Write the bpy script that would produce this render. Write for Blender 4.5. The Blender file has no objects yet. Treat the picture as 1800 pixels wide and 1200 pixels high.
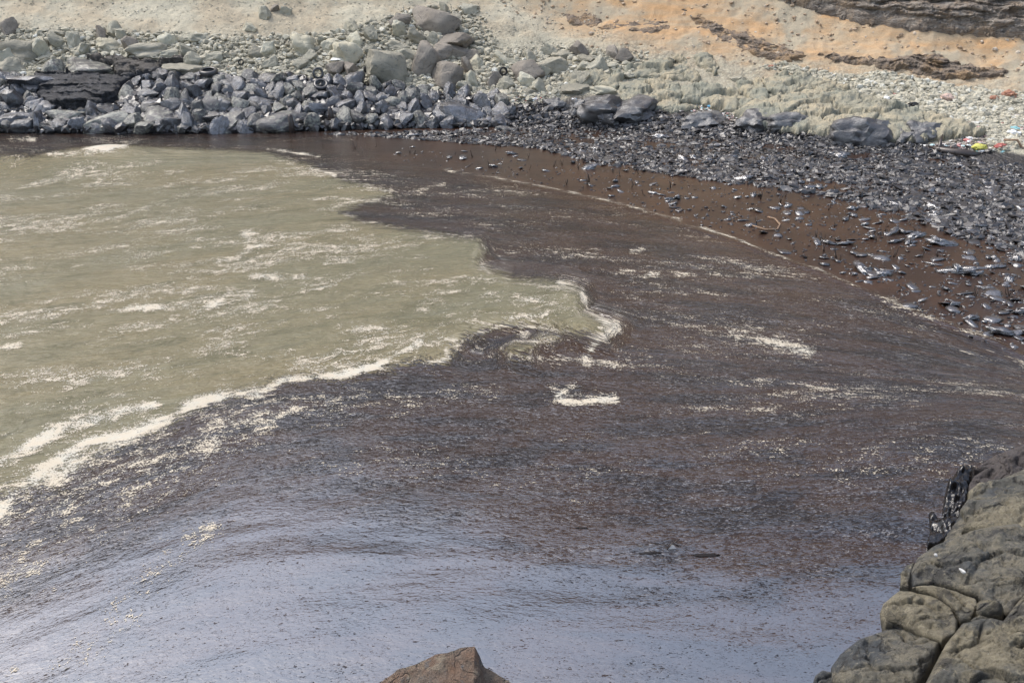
import bpy, bmesh, math, random
import numpy as np
from mathutils import Vector, Euler
random.seed(7); RS = np.random.RandomState(7)
SC = bpy.context.scene
COL = SC.collection
R = math.radians
# ------------------------------------------------------------------ camera
CAMZ, PITCH, FPX = 9.0, 22.0, 1750.0
cam = bpy.data.cameras.new('camera'); cam.lens = 35.0; cam.sensor_width = 36.0
cam.clip_start = 0.1; cam.clip_end = 2000
camo = bpy.data.objects.new('camera', cam); COL.objects.link(camo)
camo.location = (0, 0, CAMZ); camo.rotation_euler = (R(90 - PITCH), 0, 0)
SC.camera = camo
# ------------------------------------------------------------------ light
SUN_EL, SUN_ROT = 58.0, -66.0      # degrees; the sun stands high over the cove, ahead and to the left, behind thin haze
W = bpy.data.worlds.new('World'); SC.world = W; W.use_nodes = True
nt = W.node_tree; nt.nodes.clear()
sky = nt.nodes.new('ShaderNodeTexSky'); sky.sky_type = 'NISHITA'; sky.sun_disc = False
sky.sun_elevation = R(SUN_EL); sky.sun_rotation = R(SUN_ROT)
sky.air_density = 1.0; sky.dust_density = 3.0; sky.ozone_density = 1.0
hs = nt.nodes.new('ShaderNodeHueSaturation'); hs.inputs['Saturation'].default_value = 0.72
bg = nt.nodes.new('ShaderNodeBackground'); bg.inputs['Strength'].default_value = 0.15
wo = nt.nodes.new('ShaderNodeOutputWorld')
nt.links.new(sky.outputs[0], hs.inputs['Color']); nt.links.new(hs.outputs[0], bg.inputs[0]); nt.links.new(bg.outputs[0], wo.inputs[0])
sun = bpy.data.lights.new('sun', 'SUN'); sun.energy = 1.0; sun.angle = R(10); sun.color = (1.0, 0.95, 0.87)
suno = bpy.data.objects.new('sun', sun); COL.objects.link(suno)
sd = Vector((math.sin(R(SUN_ROT)) * math.cos(R(SUN_EL)), math.cos(R(SUN_ROT)) * math.cos(R(SUN_EL)), math.sin(R(SUN_EL))))
suno.rotation_euler = sd.to_track_quat('Z', 'Y').to_euler(); suno.location = (-20, -20, 40)
SC.view_settings.view_transform = 'Standard'; SC.view_settings.look = 'None'
SC.view_settings.gamma = 1.0; SC.view_settings.use_curve_mapping = False
SC.view_settings.exposure = 1.15

# ------------------------------------------------------------------ numeric noise
PERM = np.random.RandomState(3).randint(0, 1 << 30, 4096).astype(np.int64)
def _h(i, j, k):
    return PERM[(PERM[(PERM[i & 4095] + j) & 4095] + k) & 4095]
def vnoise(x, y, z=0.0):
    x, y, z = np.broadcast_arrays(np.asarray(x, float), np.asarray(y, float), np.asarray(z, float))
    xi, yi, zi = np.floor(x).astype(np.int64), np.floor(y).astype(np.int64), np.floor(z).astype(np.int64)
    fx, fy, fz = x - xi, y - yi, z - zi
    ux, uy, uz = [f * f * f * (f * (f * 6 - 15) + 10) for f in (fx, fy, fz)]
    def c(a, b, d):
        h = _h(xi + a, yi + b, zi + d)
        gx = (h & 1023) / 511.5 - 1; gy = ((h >> 10) & 1023) / 511.5 - 1; gz = ((h >> 20) & 1023) / 511.5 - 1
        return gx * (fx - a) + gy * (fy - b) + gz * (fz - d)
    l = lambda a, b, t: a + (b - a) * t
    return l(l(l(c(0,0,0), c(1,0,0), ux), l(c(0,1,0), c(1,1,0), ux), uy),
             l(l(c(0,0,1), c(1,0,1), ux), l(c(0,1,1), c(1,1,1), ux), uy), uz)
def fbm(x, y, z=0.0, o=4, gain=0.5, lac=2.03):
    s, a = 0.0, 1.0
    for i in range(o):
        s = s + a * vnoise(x + 17.3 * i, y - 9.1 * i, z + 3.7 * i); x = x * lac; y = y * lac; z = z * lac; a *= gain
    return s
def sstep(a, b, x):
    t = np.clip((x - a) / (b - a), 0, 1); return t * t * (3 - 2 * t)

# ------------------------------------------------------------------ photo survey: pixel <-> place
cp, sp = math.cos(R(PITCH)), math.sin(R(PITCH))
def ray(u, v):
    a = (np.asarray(u, float) - 900) / FPX; b = (600 - np.asarray(v, float)) / FPX
    return a, cp + b * sp, -sp + b * cp
def on_z(u, v, z=0.0):
    dx, dy, dz = ray(u, v); t = (z - CAMZ) / dz
    return dx * t, dy * t
def pix(x, y, z):
    zz = np.asarray(z, float) - CAMZ
    d = y * cp - zz * sp; up = y * sp + zz * cp
    d = np.maximum(d, 0.05)
    return 900 + FPX * x / d, 600 - FPX * up / d
def seg_dist(u, v, pts, closed=False):
    P = np.asarray(pts, float); n = len(P)
    best = np.full(np.shape(u), 1e18); bx = np.zeros_like(best); by = np.zeros_like(best)
    for i in range(n if closed else n - 1):
        a, b = P[i], P[(i + 1) % n]; e = b - a
        t = np.clip(((u - a[0]) * e[0] + (v - a[1]) * e[1]) / (e @ e + 1e-9), 0, 1)
        qx, qy = a[0] + t * e[0], a[1] + t * e[1]
        d = (u - qx) ** 2 + (v - qy) ** 2
        m = d < best
        best = np.where(m, d, best); bx = np.where(m, qx, bx); by = np.where(m, qy, by)
    return np.sqrt(best), bx, by
def inside(u, v, pts):
    P = np.asarray(pts, float); n = len(P); r = np.zeros(np.shape(u), bool)
    for i in range(n):
        (x1, y1), (x2, y2) = P[i], P[(i + 1) % n]
        if y1 == y2: continue
        r ^= ((y1 > v) != (y2 > v)) & (u < (x2 - x1) * (v - y1) / (y2 - y1) + x1)
    return r
def sdf(u, v, pts):
    d, bx, by = seg_dist(u, v, pts, True)
    return np.where(inside(u, v, pts), d, -d), bx, by

# ------------------------------------------------------------------ object helpers
def tag(o, label=None, cat=None, group=None, kind=None):
    if label: o['label'] = label
    if cat: o['category'] = cat
    if group: o['group'] = group
    if kind: o['kind'] = kind
    return o
def mesh_np(name, V, F, mat=None, smooth=True):
    V = np.ascontiguousarray(V, dtype=np.float32); F = np.ascontiguousarray(F, dtype=np.int32)
    m = bpy.data.meshes.new(name); k = F.shape[1]
    m.vertices.add(len(V)); m.vertices.foreach_set('co', V.ravel())
    m.loops.add(F.size); m.loops.foreach_set('vertex_index', F.ravel())
    m.polygons.add(len(F)); m.polygons.foreach_set('loop_start', np.arange(0, F.size, k, dtype=np.int32))
    m.polygons.foreach_set('loop_total', np.full(len(F), k, dtype=np.int32))
    m.update(calc_edges=True)
    m.polygons.foreach_set('use_smooth', np.full(len(F), smooth))
    if mat: m.materials.append(mat)
    return m
def attr(m, name, a):
    at = m.attributes.new(name, 'FLOAT', 'POINT'); at.data.foreach_set('value', np.ascontiguousarray(a, np.float32).ravel())
def link(name, me, parent=None, loc=(0, 0, 0), rot=(0, 0, 0), scale=(1, 1, 1)):
    o = bpy.data.objects.new(name, me); COL.objects.link(o)
    o.location = loc; o.rotation_euler = rot; o.scale = scale
    if parent: o.parent = parent
    return o
def grid_faces(nr, nc):
    i = np.arange(nr * nc).reshape(nr, nc)
    return np.stack([i[:-1, :-1], i[:-1, 1:], i[1:, 1:], i[1:, :-1]], -1).reshape(-1, 4)
def prune(V, F, attrs):
    used = np.unique(F); mp = np.full(len(V), -1, np.int64); mp[used] = np.arange(len(used))
    return V[used], mp[F], [a[used] for a in attrs]

# ------------------------------------------------------------------ node helper
class NT:
    def __init__(s, name):
        s.m = bpy.data.materials.new(name); s.m.use_nodes = True; s.t = s.m.node_tree; s.t.nodes.clear()
        s.out = s.t.nodes.new('ShaderNodeOutputMaterial')
    def n(s, typ, **kw):
        nd = s.t.nodes.new('ShaderNode' + typ)
        for k, v in kw.items():
            if k.startswith('_'): setattr(nd, k[1:], v)
            else: s.set(nd.inputs[int(k[1:]) if k[0] == 'i' and k[1:].isdigit() else k.replace('__', ' ')], v)
        return nd
    def set(s, inp, v):
        if isinstance(v, bpy.types.NodeSocket): s.t.links.new(v, inp)
        elif isinstance(v, bpy.types.Node): s.t.links.new(v.outputs[0], inp)
        else:
            if inp.type == 'RGBA' and len(v) == 3: v = (*v, 1)
            inp.default_value = v
    def attr(s, name): return s.n('Attribute', _attribute_name=name).outputs['Fac']
    def math(s, op, a, b=0.0, c=0.0, clamp=False):
        return s.n('Math', _operation=op, _use_clamp=clamp, i0=a, i1=b, i2=c).outputs[0]
    def mix(s, f, a, b):
        nd = s.n('Mix', _data_type='RGBA'); s.set(nd.inputs[0], f); s.set(nd.inputs[6], a); s.set(nd.inputs[7], b)
        return nd.outputs[2]
    def rng(s, v, a, b, c=0.0, d=1.0, smooth=True):
        nd = s.n('MapRange', _interpolation_type='SMOOTHSTEP' if smooth else 'LINEAR')
        for i, x in enumerate((v, a, b, c, d)): s.set(nd.inputs[i], x)
        return nd.outputs[0]
    def noise(s, vec, scale, detail=4, rough=0.55, dist=0.0):
        return s.n('TexNoise', Vector=vec, Scale=scale, Detail=detail, Roughness=rough, Distortion=dist).outputs['Fac']
    def coord(s, kind='Object'): return s.n('TexCoord').outputs[kind]
    def vec(s, x, y, z=0.0): return s.n('CombineXYZ', i0=x, i1=y, i2=z).outputs[0]
    def vmul(s, v, xyz):
        return s.n('VectorMath', _operation='MULTIPLY', i0=v, i1=xyz).outputs[0]
    def bump(s, h, strength, dist, normal=None):
        nd = s.n('Bump', Strength=strength, Distance=dist, Height=h)
        if normal: s.set(nd.inputs['Normal'], normal)
        return nd.outputs[0]
    def bsdf(s, **kw):
        return s.n('BsdfPrincipled', **kw)
    def done(s, sh):
        s.t.links.new(sh if isinstance(sh, bpy.types.NodeSocket) else sh.outputs[0], s.out.inputs[0]); return s.m

# ------------------------------------------------------------------ materials for stone and litter
def rock_mat(name, c1, c2, c3, scale=1.0, tex=6.0, bump=0.6, rough=0.85, lichen=None, world=False):
    t = NT(name)
    co = t.n('NewGeometry').outputs['Position'] if world else t.coord('Object')
    rnd = t.n('ObjectInfo').outputs['Random']
    if not world:
        co = t.n('VectorMath', _operation='ADD', i0=co, i1=t.vec(t.math('MULTIPLY', rnd, 37.0), t.math('MULTIPLY', rnd, 11.0))).outputs[0]
    a = t.noise(co, tex * 0.35 * scale, 5, 0.6); b = t.noise(co, tex * 1.7 * scale, 6, 0.65); f = t.noise(co, tex * 9 * scale, 4, 0.7)
    c = t.mix(t.rng(a, 0.35, 0.65), c1, c2)
    c = t.mix(t.rng(b, 0.52, 0.72), c, c3)
    if lichen: c = t.mix(t.math('MULTIPLY', t.rng(t.noise(co, tex * 0.9 * scale, 5, 0.7), 0.5, 0.66), 0.8), c, lichen)
    hv = t.n('HueSaturation', Color=c, Value=t.rng(t.math('ADD', t.math('MULTIPLY', f, 0.7), t.math('MULTIPLY', rnd, 0.0 if world else 0.5)), 0.2, 0.95, 0.72, 1.28, False))
    h = t.math('ADD', t.math('MULTIPLY', b, 1.4), t.math('MULTIPLY', f, 0.6))
    crack = t.n('TexVoronoi', _feature='DISTANCE_TO_EDGE', Vector=t.n('VectorMath', _operation='ADD', i0=co, i1=t.vmul(t.n('TexNoise', Vector=co, Scale=tex * 0.5 * scale).outputs['Color'], (0.5, 0.5, 0.5))).outputs[0], Scale=tex * 0.28 * scale).outputs[0]
    h = t.math('ADD', h, t.rng(crack, 0.0, 0.035, -0.5, 0.0))
    bs = t.bsdf(Base__Color=hv, Roughness=rough, Normal=t.bump(h, bump, 0.06 / scale if scale > 1 else 0.06))
    return t.done(bs)
def oil_rock_mat(name, c1=(0.012, 0.011, 0.012), dust_sheen=(0.09, 0.085, 0.08), amt=0.5, rough=0.3, tex=4.0, spec=0.9, ior=1.62):
    t = NT(name); co = t.coord('Object'); rnd = t.n('ObjectInfo').outputs['Random']
    co = t.n('VectorMath', _operation='ADD', i0=co, i1=t.vec(t.math('MULTIPLY', rnd, 31.0), t.math('MULTIPLY', rnd, 13.0))).outputs[0]
    a = t.noise(co, tex, 6, 0.65); f = t.noise(co, tex * 6, 4, 0.65)
    c = t.mix(t.math('MULTIPLY', t.rng(t.math('ADD', a, t.math('MULTIPLY', rnd, 0.12)), 0.5, 0.68), amt), c1, dust_sheen)  # pale patches: dust on half-oiled rock, painted highlights on oiled boulders
    h = t.math('ADD', a, t.math('MULTIPLY', f, 0.3))
    bs = t.bsdf(Base__Color=c, Roughness=t.rng(f, 0.3, 0.7, rough - 0.06, rough + 0.2), IOR=ior, Normal=t.bump(h, 0.9, 0.09))
    bs.inputs['Specular IOR Level'].default_value = spec
    return t.done(bs)
def plain(name, c, rough=0.6, spec=0.5, var=0.25, scale=20.0):
    t = NT(name); co = t.coord('Object')
    n_ = t.noise(co, scale, 4, 0.6)
    c2 = t.n('HueSaturation', Color=c, Value=t.rng(n_, 0.3, 0.7, 1 - var, 1 + var))
    bs = t.bsdf(Base__Color=c2, Roughness=rough, Normal=t.bump(n_, 0.3, 0.02)); bs.inputs['Specular IOR Level'].default_value = spec
    return t.done(bs)
M = {}
M['dry'] = rock_mat('dry_rock', (0.27, 0.26, 0.205), (0.35, 0.33, 0.26), (0.20, 0.20, 0.17), 1, 3.0)
M['dry2'] = rock_mat('dry_green_rock', (0.235, 0.222, 0.175), (0.315, 0.29, 0.225), (0.15, 0.145, 0.12), 1, 3.0)
M['pale'] = rock_mat('pale_rock', (0.42, 0.385, 0.285), (0.36, 0.35, 0.28), (0.25, 0.245, 0.20), 1, 2.2)
M['brown'] = rock_mat('brown_rock', (0.165, 0.145, 0.12), (0.235, 0.21, 0.175), (0.10, 0.09, 0.08), 1, 3.0)
M['bed'] = rock_mat('bedrock', (0.27, 0.27, 0.21), (0.41, 0.355, 0.245), (0.16, 0.165, 0.14), 1, 1.6, 1.0, 0.85, (0.24, 0.245, 0.20), True)
def near_mat(name, a, b, dark, grey):
    t = NT(name); co = t.n('NewGeometry').outputs['Position']
    wob = t.n('VectorMath', _operation='ADD', i0=co, i1=t.vmul(t.n('TexNoise', Vector=co, Scale=2.2, Detail=5).outputs['Color'], (0.6, 0.6, 0.6))).outputs[0]
    n1 = t.noise(co, 1.3, 6, 0.62); n2 = t.noise(co, 5.0, 8, 0.68); n3 = t.noise(co, 30.0, 8, 0.8, 0.6); n5 = t.noise(co, 12.0, 6, 0.7, 0.8); n4 = t.noise(wob, 1.9, 6, 0.7)
    c = t.mix(t.rng(n2, 0.38, 0.62), a, b)
    c = t.mix(t.rng(n1, 0.47, 0.60), c, grey)
    c = t.mix(t.math('MULTIPLY', t.rng(n4, 0.53, 0.64), 0.75), c, dark)
    c = t.mix(t.math('MULTIPLY', t.rng(n3, 0.54, 0.62), 0.65), c, dark)
    c = t.mix(t.math('MULTIPLY', t.rng(n5, 0.55, 0.63), 0.6), c, dark)
    c = t.mix(t.math('MULTIPLY', t.rng(n5, 0.44, 0.36), 0.55), c, t.n('HueSaturation', Color=b, Value=1.45).outputs[0])
    c = t.mix(t.math('MULTIPLY', t.rng(n3, 0.36, 0.26), 0.5), c, (0.24, 0.22, 0.16))
    vo = t.n('TexVoronoi', _feature='DISTANCE_TO_EDGE', Vector=wob, Scale=0.9).outputs[0]
    vo2 = t.n('TexVoronoi', _feature='DISTANCE_TO_EDGE', Vector=wob, Scale=3.2).outputs[0]
    cr = t.math('MULTIPLY', t.rng(vo, 0.0, 0.025, 1.0, 0.0), t.rng(n1, 0.42, 0.55)); cr2 = t.math('MULTIPLY', t.rng(vo2, 0.0, 0.03, 1.0, 0.0), t.rng(n4, 0.5, 0.62))
    c = t.mix(t.math('MULTIPLY', t.math('MAXIMUM', cr, t.math('MULTIPLY', cr2, 0.5)), 0.8), c, (0.02, 0.018, 0.014))
    sp = t.n('TexVoronoi', Vector=co, Scale=5.5).outputs['Distance']
    c = t.mix(t.rng(sp, 0.03, 0.05, 0.8, 0.0), c, (0.5, 0.5, 0.46))
    h = t.math('ADD', t.math('MULTIPLY', n2, 1.3), t.math('ADD', t.math('MULTIPLY', n3, 0.55), t.math('MULTIPLY', n5, 0.9))); h = t.math('SUBTRACT', h, t.math('ADD', t.math('MULTIPLY', cr, 0.8), t.math('MULTIPLY', cr2, 0.4)))
    return t.done(t.bsdf(Base__Color=c, Roughness=t.rng(n2, 0.3, 0.7, 0.6, 0.9), Normal=t.bump(h, 0.9, 0.07)))
def strata_mat(name, a, b, dark, rough=0.85, spec=0.5, clay=0.0):
    t = NT(name); co = t.n('NewGeometry').outputs['Position']
    n0 = t.noise(co, 0.7, 4, 0.6)
    lay = t.vmul(t.n('VectorMath', _operation='ADD', i0=co, i1=t.vec(0.0, 0.0, t.math('MULTIPLY', n0, 0.9))).outputs[0], (0.9, 0.9, 8.5))
    l1 = t.noise(lay, 1.0, 7, 0.68); l2 = t.noise(t.vmul(lay, (2.5, 2.5, 2.3)), 1.0, 5, 0.7); f = t.noise(co, 9.0, 6, 0.7)
    c = t.mix(t.rng(l1, 0.38, 0.6), a, b); c = t.mix(t.math('MULTIPLY', t.rng(t.noise(co, 0.9, 6, 0.7), 0.47, 0.60), clay), c, (0.40, 0.275, 0.16)); c = t.mix(t.rng(l2, 0.52, 0.66), c, dark); c = t.mix(t.math('MULTIPLY', t.rng(f, 0.5, 0.7), 0.5), c, dark)
    h = t.math('ADD', t.math('MULTIPLY', l1, 1.4), t.math('ADD', l2, t.math('MULTIPLY', f, 0.5)))
    bs = t.bsdf(Base__Color=c, Roughness=rough, Normal=t.bump(h, 1.0, 0.22)); bs.inputs['Specular IOR Level'].default_value = spec
    return t.done(bs)
M['strata'] = strata_mat('layered_rock', (0.30, 0.235, 0.17), (0.26, 0.21, 0.165), (0.11, 0.085, 0.07), clay=1.0)
M['strata2'] = strata_mat('cliff_band_rock', (0.37, 0.33, 0.28), (0.28, 0.235, 0.19), (0.10, 0.08, 0.068), clay=0.5)
M['ledge'] = strata_mat('black_ledge', (0.035, 0.036, 0.040), (0.075, 0.076, 0.082), (0.008, 0.008, 0.009), 0.5)
M['greyledge'] = strata_mat('grey_ledge', (0.15, 0.135, 0.115), (0.11, 0.10, 0.09), (0.05, 0.045, 0.04), 0.8)
M['near'] = near_mat('near_rock', (0.150, 0.130, 0.085), (0.215, 0.190, 0.130), (0.035, 0.032, 0.027), (0.090, 0.088, 0.075))
M['near2'] = near_mat('near_rock_grey', (0.115, 0.108, 0.086), (0.170, 0.152, 0.110), (0.025, 0.025, 0.025), (0.055, 0.060, 0.062))
M['warm'] = rock_mat('near_rock_warm', (0.20, 0.16, 0.125), (0.22, 0.13, 0.08), (0.14, 0.145, 0.145), 1, 9.0, 1.0, 0.8, (0.34, 0.28, 0.20), True)
M['oil'] = oil_rock_mat('oil_coated_rock', (0.008, 0.008, 0.009), (0.095, 0.103, 0.122), 0.8, 0.28, 3.0, 0.9, 1.75)  # bluish second tone paints sky highlights into the coating colour
M['oil_dusty'] = oil_rock_mat('half_oiled_rock', (0.03, 0.029, 0.03), (0.24, 0.24, 0.19), 0.9, 0.4)
M['oil_smooth'] = oil_rock_mat('smooth_oiled_rock', (0.03, 0.029, 0.031), (0.13, 0.13, 0.125), 0.7, 0.46, 1.6)
M['stain'] = rock_mat('oil_stained_rock', (0.045, 0.036, 0.034), (0.075, 0.062, 0.056), (0.02, 0.016, 0.016), 1, 4.5, 0.8, 0.5, None, True)
M['blob'] = plain('dull_tar', (0.012, 0.010, 0.010), 0.6, 0.2)
M['wettar'] = oil_rock_mat('wet_tar', (0.004, 0.0035, 0.004), (0.008, 0.007, 0.008), 0.3, 0.18, 2.0, 0.5, 1.5)
for nd in M['wettar'].node_tree.nodes:
    if nd.type == 'BUMP': nd.inputs['Strength'].default_value = 0.3
M['tar'] = oil_rock_mat('tar_lump', (0.012, 0.010, 0.010), (0.05, 0.045, 0.04), 0.5, 0.34, 6.0)
M['rubber'] = plain('oiled_rubber', (0.02, 0.02, 0.022), 0.35, 0.9)
M['rubber_dry'] = plain('dry_rubber', (0.03, 0.03, 0.028), 0.7, 0.3)
M['wood_dark'] = plain('oiled_wood', (0.03, 0.02, 0.015), 0.4, 0.7)
M['wood'] = plain('drift_wood', (0.22, 0.15, 0.10), 0.8, 0.3)
for k_, c_ in dict(white=(0.72, 0.72, 0.70), cyan=(0.25, 0.48, 0.50), blue=(0.10, 0.32, 0.50), yellow=(0.48, 0.46, 0.10), red=(0.36, 0.10, 0.08), pink=(0.46, 0.34, 0.28), orange=(0.30, 0.14, 0.085), grey=(0.42, 0.42, 0.40), black=(0.02, 0.02, 0.02)).items():
    M[k_] = plain(k_ + '_plastic', c_, 0.45, 0.5, 0.18, 14)

# ------------------------------------------------------------------ far bank
def pl(px, z=0.0):
    return [on_z(u, v, z) for u, v in px]
SHORE = np.array(sorted(pl([(-500, 236), (0, 234), (300, 236), (520, 232), (700, 226), (870, 222), (1000, 224), (1300, 246), (1500, 264), (1800, 292), (2300, 330)])))
def shore_y(x): return np.interp(x, SHORE[:, 0], SHORE[:, 1])
#            t:  0    under           profile tables (distance inland, height)
PT = np.array([-40, -6, 0, 2, 4, 6, 8, 10, 12, 14, 17, 20, 24, 28, 34, 60.])
PL = np.array([-6, -2, 0, .75, 1.5, 2.35, 3.2, 4.1, 5.3, 7.2, 13.0, 21.0, 31.0, 38, 41, 42.])
PR = np.array([-6, -1.6, 0, .45, .9, 1.35, 1.9, 2.7, 3.8, 5.8, 11.5, 19.0, 27.0, 33, 35, 36.])
def H0(x, y):
    t = y - shore_y(x); w = sstep(-4, 16, x)
    top = 0.93 + 0.10 * np.sin(x * 0.11 + 1.0) + 0.05 * np.sin(x * 0.31) - 0.10 * sstep(15, 45, x)
    z = np.interp(t, PT, PL) * (1 - w) + np.interp(t, PT, PR) * w
    return np.where(z > 8, 8 + (z - 8) * top, z)
def H(x, y):
    z = H0(x, y); a = np.clip((z + 0.5) / 3.0, 0.0, 1)
    return z + a * (0.55 * fbm(x * 0.16, y * 0.16, 1.0, 3) + 0.22 * fbm(x * 0.7, y * 0.9, 5.0, 4)) + sstep(7, 12, z) * 2.2 * fbm(x * 0.09, y * 0.12, 9.0, 4)
HGX = np.arange(-52, 54, 0.22); HGY = np.arange(40, 92, 0.16)
_gx, _gy = np.meshgrid(HGX, HGY); HG = H(_gx, _gy)
def Hq(x, y):
    i = np.clip((x - HGX[0]) / 0.22, 0, len(HGX) - 1.001); j = np.clip((y - HGY[0]) / 0.16, 0, len(HGY) - 1.001)
    i0 = i.astype(int); j0 = j.astype(int); a = i - i0; b = j - j0
    return (HG[j0, i0] * (1 - a) + HG[j0, i0 + 1] * a) * (1 - b) + (HG[j0 + 1, i0] * (1 - a) + HG[j0 + 1, i0 + 1] * a) * b
def on_bank(u, v, lift=0.0):
    u = np.atleast_1d(np.asarray(u, float)); v = np.atleast_1d(np.asarray(v, float)); u, v = np.broadcast_arrays(u, v)
    shp = u.shape; dx, dy, dz = [a_.ravel() for a_ in ray(u, v)]
    G = lambda T: CAMZ + dz * T - Hq(dx * T, dy * T) - lift
    lo = np.full(dx.size, 44.0); hi = np.full(dx.size, 90.0); done = np.zeros(dx.size, bool); glo = G(lo)
    for T in np.arange(44.5, 90, 0.5):
        g = G(np.full(dx.size, T)); nw = (g < 0) & ~done
        hi[nw] = T; lo[nw] = T - 0.5; done |= nw
        if done.all(): break
    for _ in range(9):
        m = (lo + hi) / 2; g = G(m); below = g < 0
        hi = np.where(below, m, hi); lo = np.where(below, lo, m)
    return np.stack([dx * hi, dy * hi, CAMZ + dz * hi], -1).reshape(*shp, 3)

tt = np.concatenate([np.arange(-14, -1, 1.0), np.arange(-1, 15.5, 0.085), np.arange(15.5, 40, 0.3), np.arange(40, 61, 2.0)])
xx = np.concatenate([np.arange(-110, -36, 1.5), np.arange(-36, 38, 0.11), np.arange(38, 112, 1.5)])
X, T_ = np.meshgrid(xx, tt); Y = T_ + shore_y(X); Z = H(X, Y)
u_, v_ = pix(X, Y, Z)
# fine gravel relief and rills on the bank
rg = sstep(2, 8, X) * sstep(6.5, 9, T_) * (T_ < 20) * (np.abs(X) < 37)
Z = Z + rg * (0.30 * (0.35 - np.abs(fbm(X * 0.8 + 0.5 * Y, Y * 0.5, 12.0, 4))) + 0.12 * fbm(X * 2.2, Y * 2.2, 5.0, 4))
fr = np.clip((Z - 0.1) / 1.0, 0, 1) * (np.abs(X) < 37) * (T_ < 18)
Z = Z + fr * 0.05 * fbm(X * 3.1, Y * 3.1, 2.0, 3)
# oil line: everything below is coated
OILLINE = [(-600, 135), (0, 140), (230, 138), (330, 138), (480, 136), (620, 150), (720, 165), (800, 170), (870, 178), (960, 182), (1010, 170), (1080, 165), (1150, 190), (1260, 192), (1310, 215), (1480, 232), (1600, 250), (1700, 255), (1800, 272), (2500, 320)]
ol = np.array(OILLINE, float)
n1 = fbm(X * 0.9, Y * 0.9, 7.0, 4)
oiled = sstep(-7, 7, v_ - np.interp(u_, ol[:, 0], ol[:, 1]) + 14 * n1)
oiled = np.where(T_ > 12, 0, oiled)
# orange clay, gravel and grey washes
org = sstep(-3, 3, X - 6 - (T_ - 8) * -1.2 + 3 * fbm(X * 0.2, Y * 0.2, 3.0, 3)) * sstep(7.5, 11, T_ + 0.05 * X + 1.2 * n1)
grav = sstep(11.5, 8.5, T_ + 1.3 * n1) * (1 - 0.4 * sstep(18, 30, X))
F = grid_faces(len(tt), len(xx))
t = NT('bank_ground')
co = t.n('NewGeometry').outputs['Position']; oi = t.attr('oiled'); hz = t.n('SeparateXYZ', i0=co).outputs[2]; og = t.attr('orange'); gv = t.attr('gravel')
a = t.noise(co, 0.35, 5, 0.6); b = t.noise(co, 2.5, 6, 0.7); f = t.noise(co, 14, 5, 0.75)
sand = t.mix(t.rng(a, 0.38, 0.62), (0.42, 0.385, 0.29), (0.38, 0.32, 0.225))
clay = t.mix(t.rng(t.noise(t.vmul(co, (0.25, 0.4, 2.2)), 1.0, 6, 0.65), 0.35, 0.65), (0.43, 0.265, 0.13), (0.38, 0.285, 0.18))
clay = t.mix(t.rng(t.noise(co, 0.22, 5, 0.6), 0.47, 0.62), clay, (0.33, 0.285, 0.205))
c = t.mix(og, sand, clay)
peb = t.n('TexVoronoi', Vector=co, Scale=7.0); pebc = t.n('ValToRGB', Fac=t.n('SeparateColor', Color=peb.outputs['Color']).outputs[0]).outputs[0]
c = t.mix(t.math('MULTIPLY', gv, 0.6), c, t.mix(pebc, (0.17, 0.165, 0.13), (0.36, 0.345, 0.27)))
c = t.n('HueSaturation', Color=c, Value=t.rng(t.math('ADD', t.math('MULTIPLY', b, 0.6), t.math('MULTIPLY', f, 0.6)), 0.35, 0.85, 0.78, 1.22, False)).outputs[0]
c = t.mix(t.rng(t.math('ADD', hz, t.math('MULTIPLY', a, 4.0)), 10.5, 15.0), c, t.mix(t.rng(b, 0.4, 0.6), (0.15, 0.095, 0.07), (0.23, 0.145, 0.095)))
c = t.mix(oi, c, (0.014, 0.012, 0.012))
hgt = t.math('ADD', t.math('MULTIPLY', f, 0.5), t.math('SUBTRACT', b, t.math('MULTIPLY', t.math('MULTIPLY', peb.outputs['Distance'], gv), 0.7)))
bs = t.bsdf(Base__Color=c, Roughness=t.rng(oi, 0, 1, 0.92, 0.35), IOR=1.6, Normal=t.bump(hgt, 0.7, 0.12))
M['bank'] = t.done(bs)
me = mesh_np('hillside', np.stack([X, Y, Z], -1).reshape(-1, 3), F, M['bank'])
attr(me, 'oiled', oiled); attr(me, 'orange', org); attr(me, 'gravel', grav)
tag(link('hillside', me), kind='structure')

# ------------------------------------------------------------------ near bank under the camera
xs = np.linspace(-40, 40, 161); ys = np.concatenate([np.linspace(-30, 0, 20), np.linspace(0.5, 11, 50)])
X2, Y2 = np.meshgrid(xs, ys)
Z2 = np.where(Y2 < 0, 6.0 - 0.02 * Y2, 6.0 - 0.82 * Y2) + 0.0 * X2
Z2 = np.minimum(Z2, 5.6) + 0.35 * fbm(X2 * 0.5, Y2 * 0.5, 2.0, 4) - 0.25
me = mesh_np('near_bank', np.stack([X2, Y2, np.maximum(Z2, -2.5)], -1).reshape(-1, 3), grid_faces(len(ys), len(xs)), M['near2'])
tag(link('near_bank', me), kind='structure')

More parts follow.
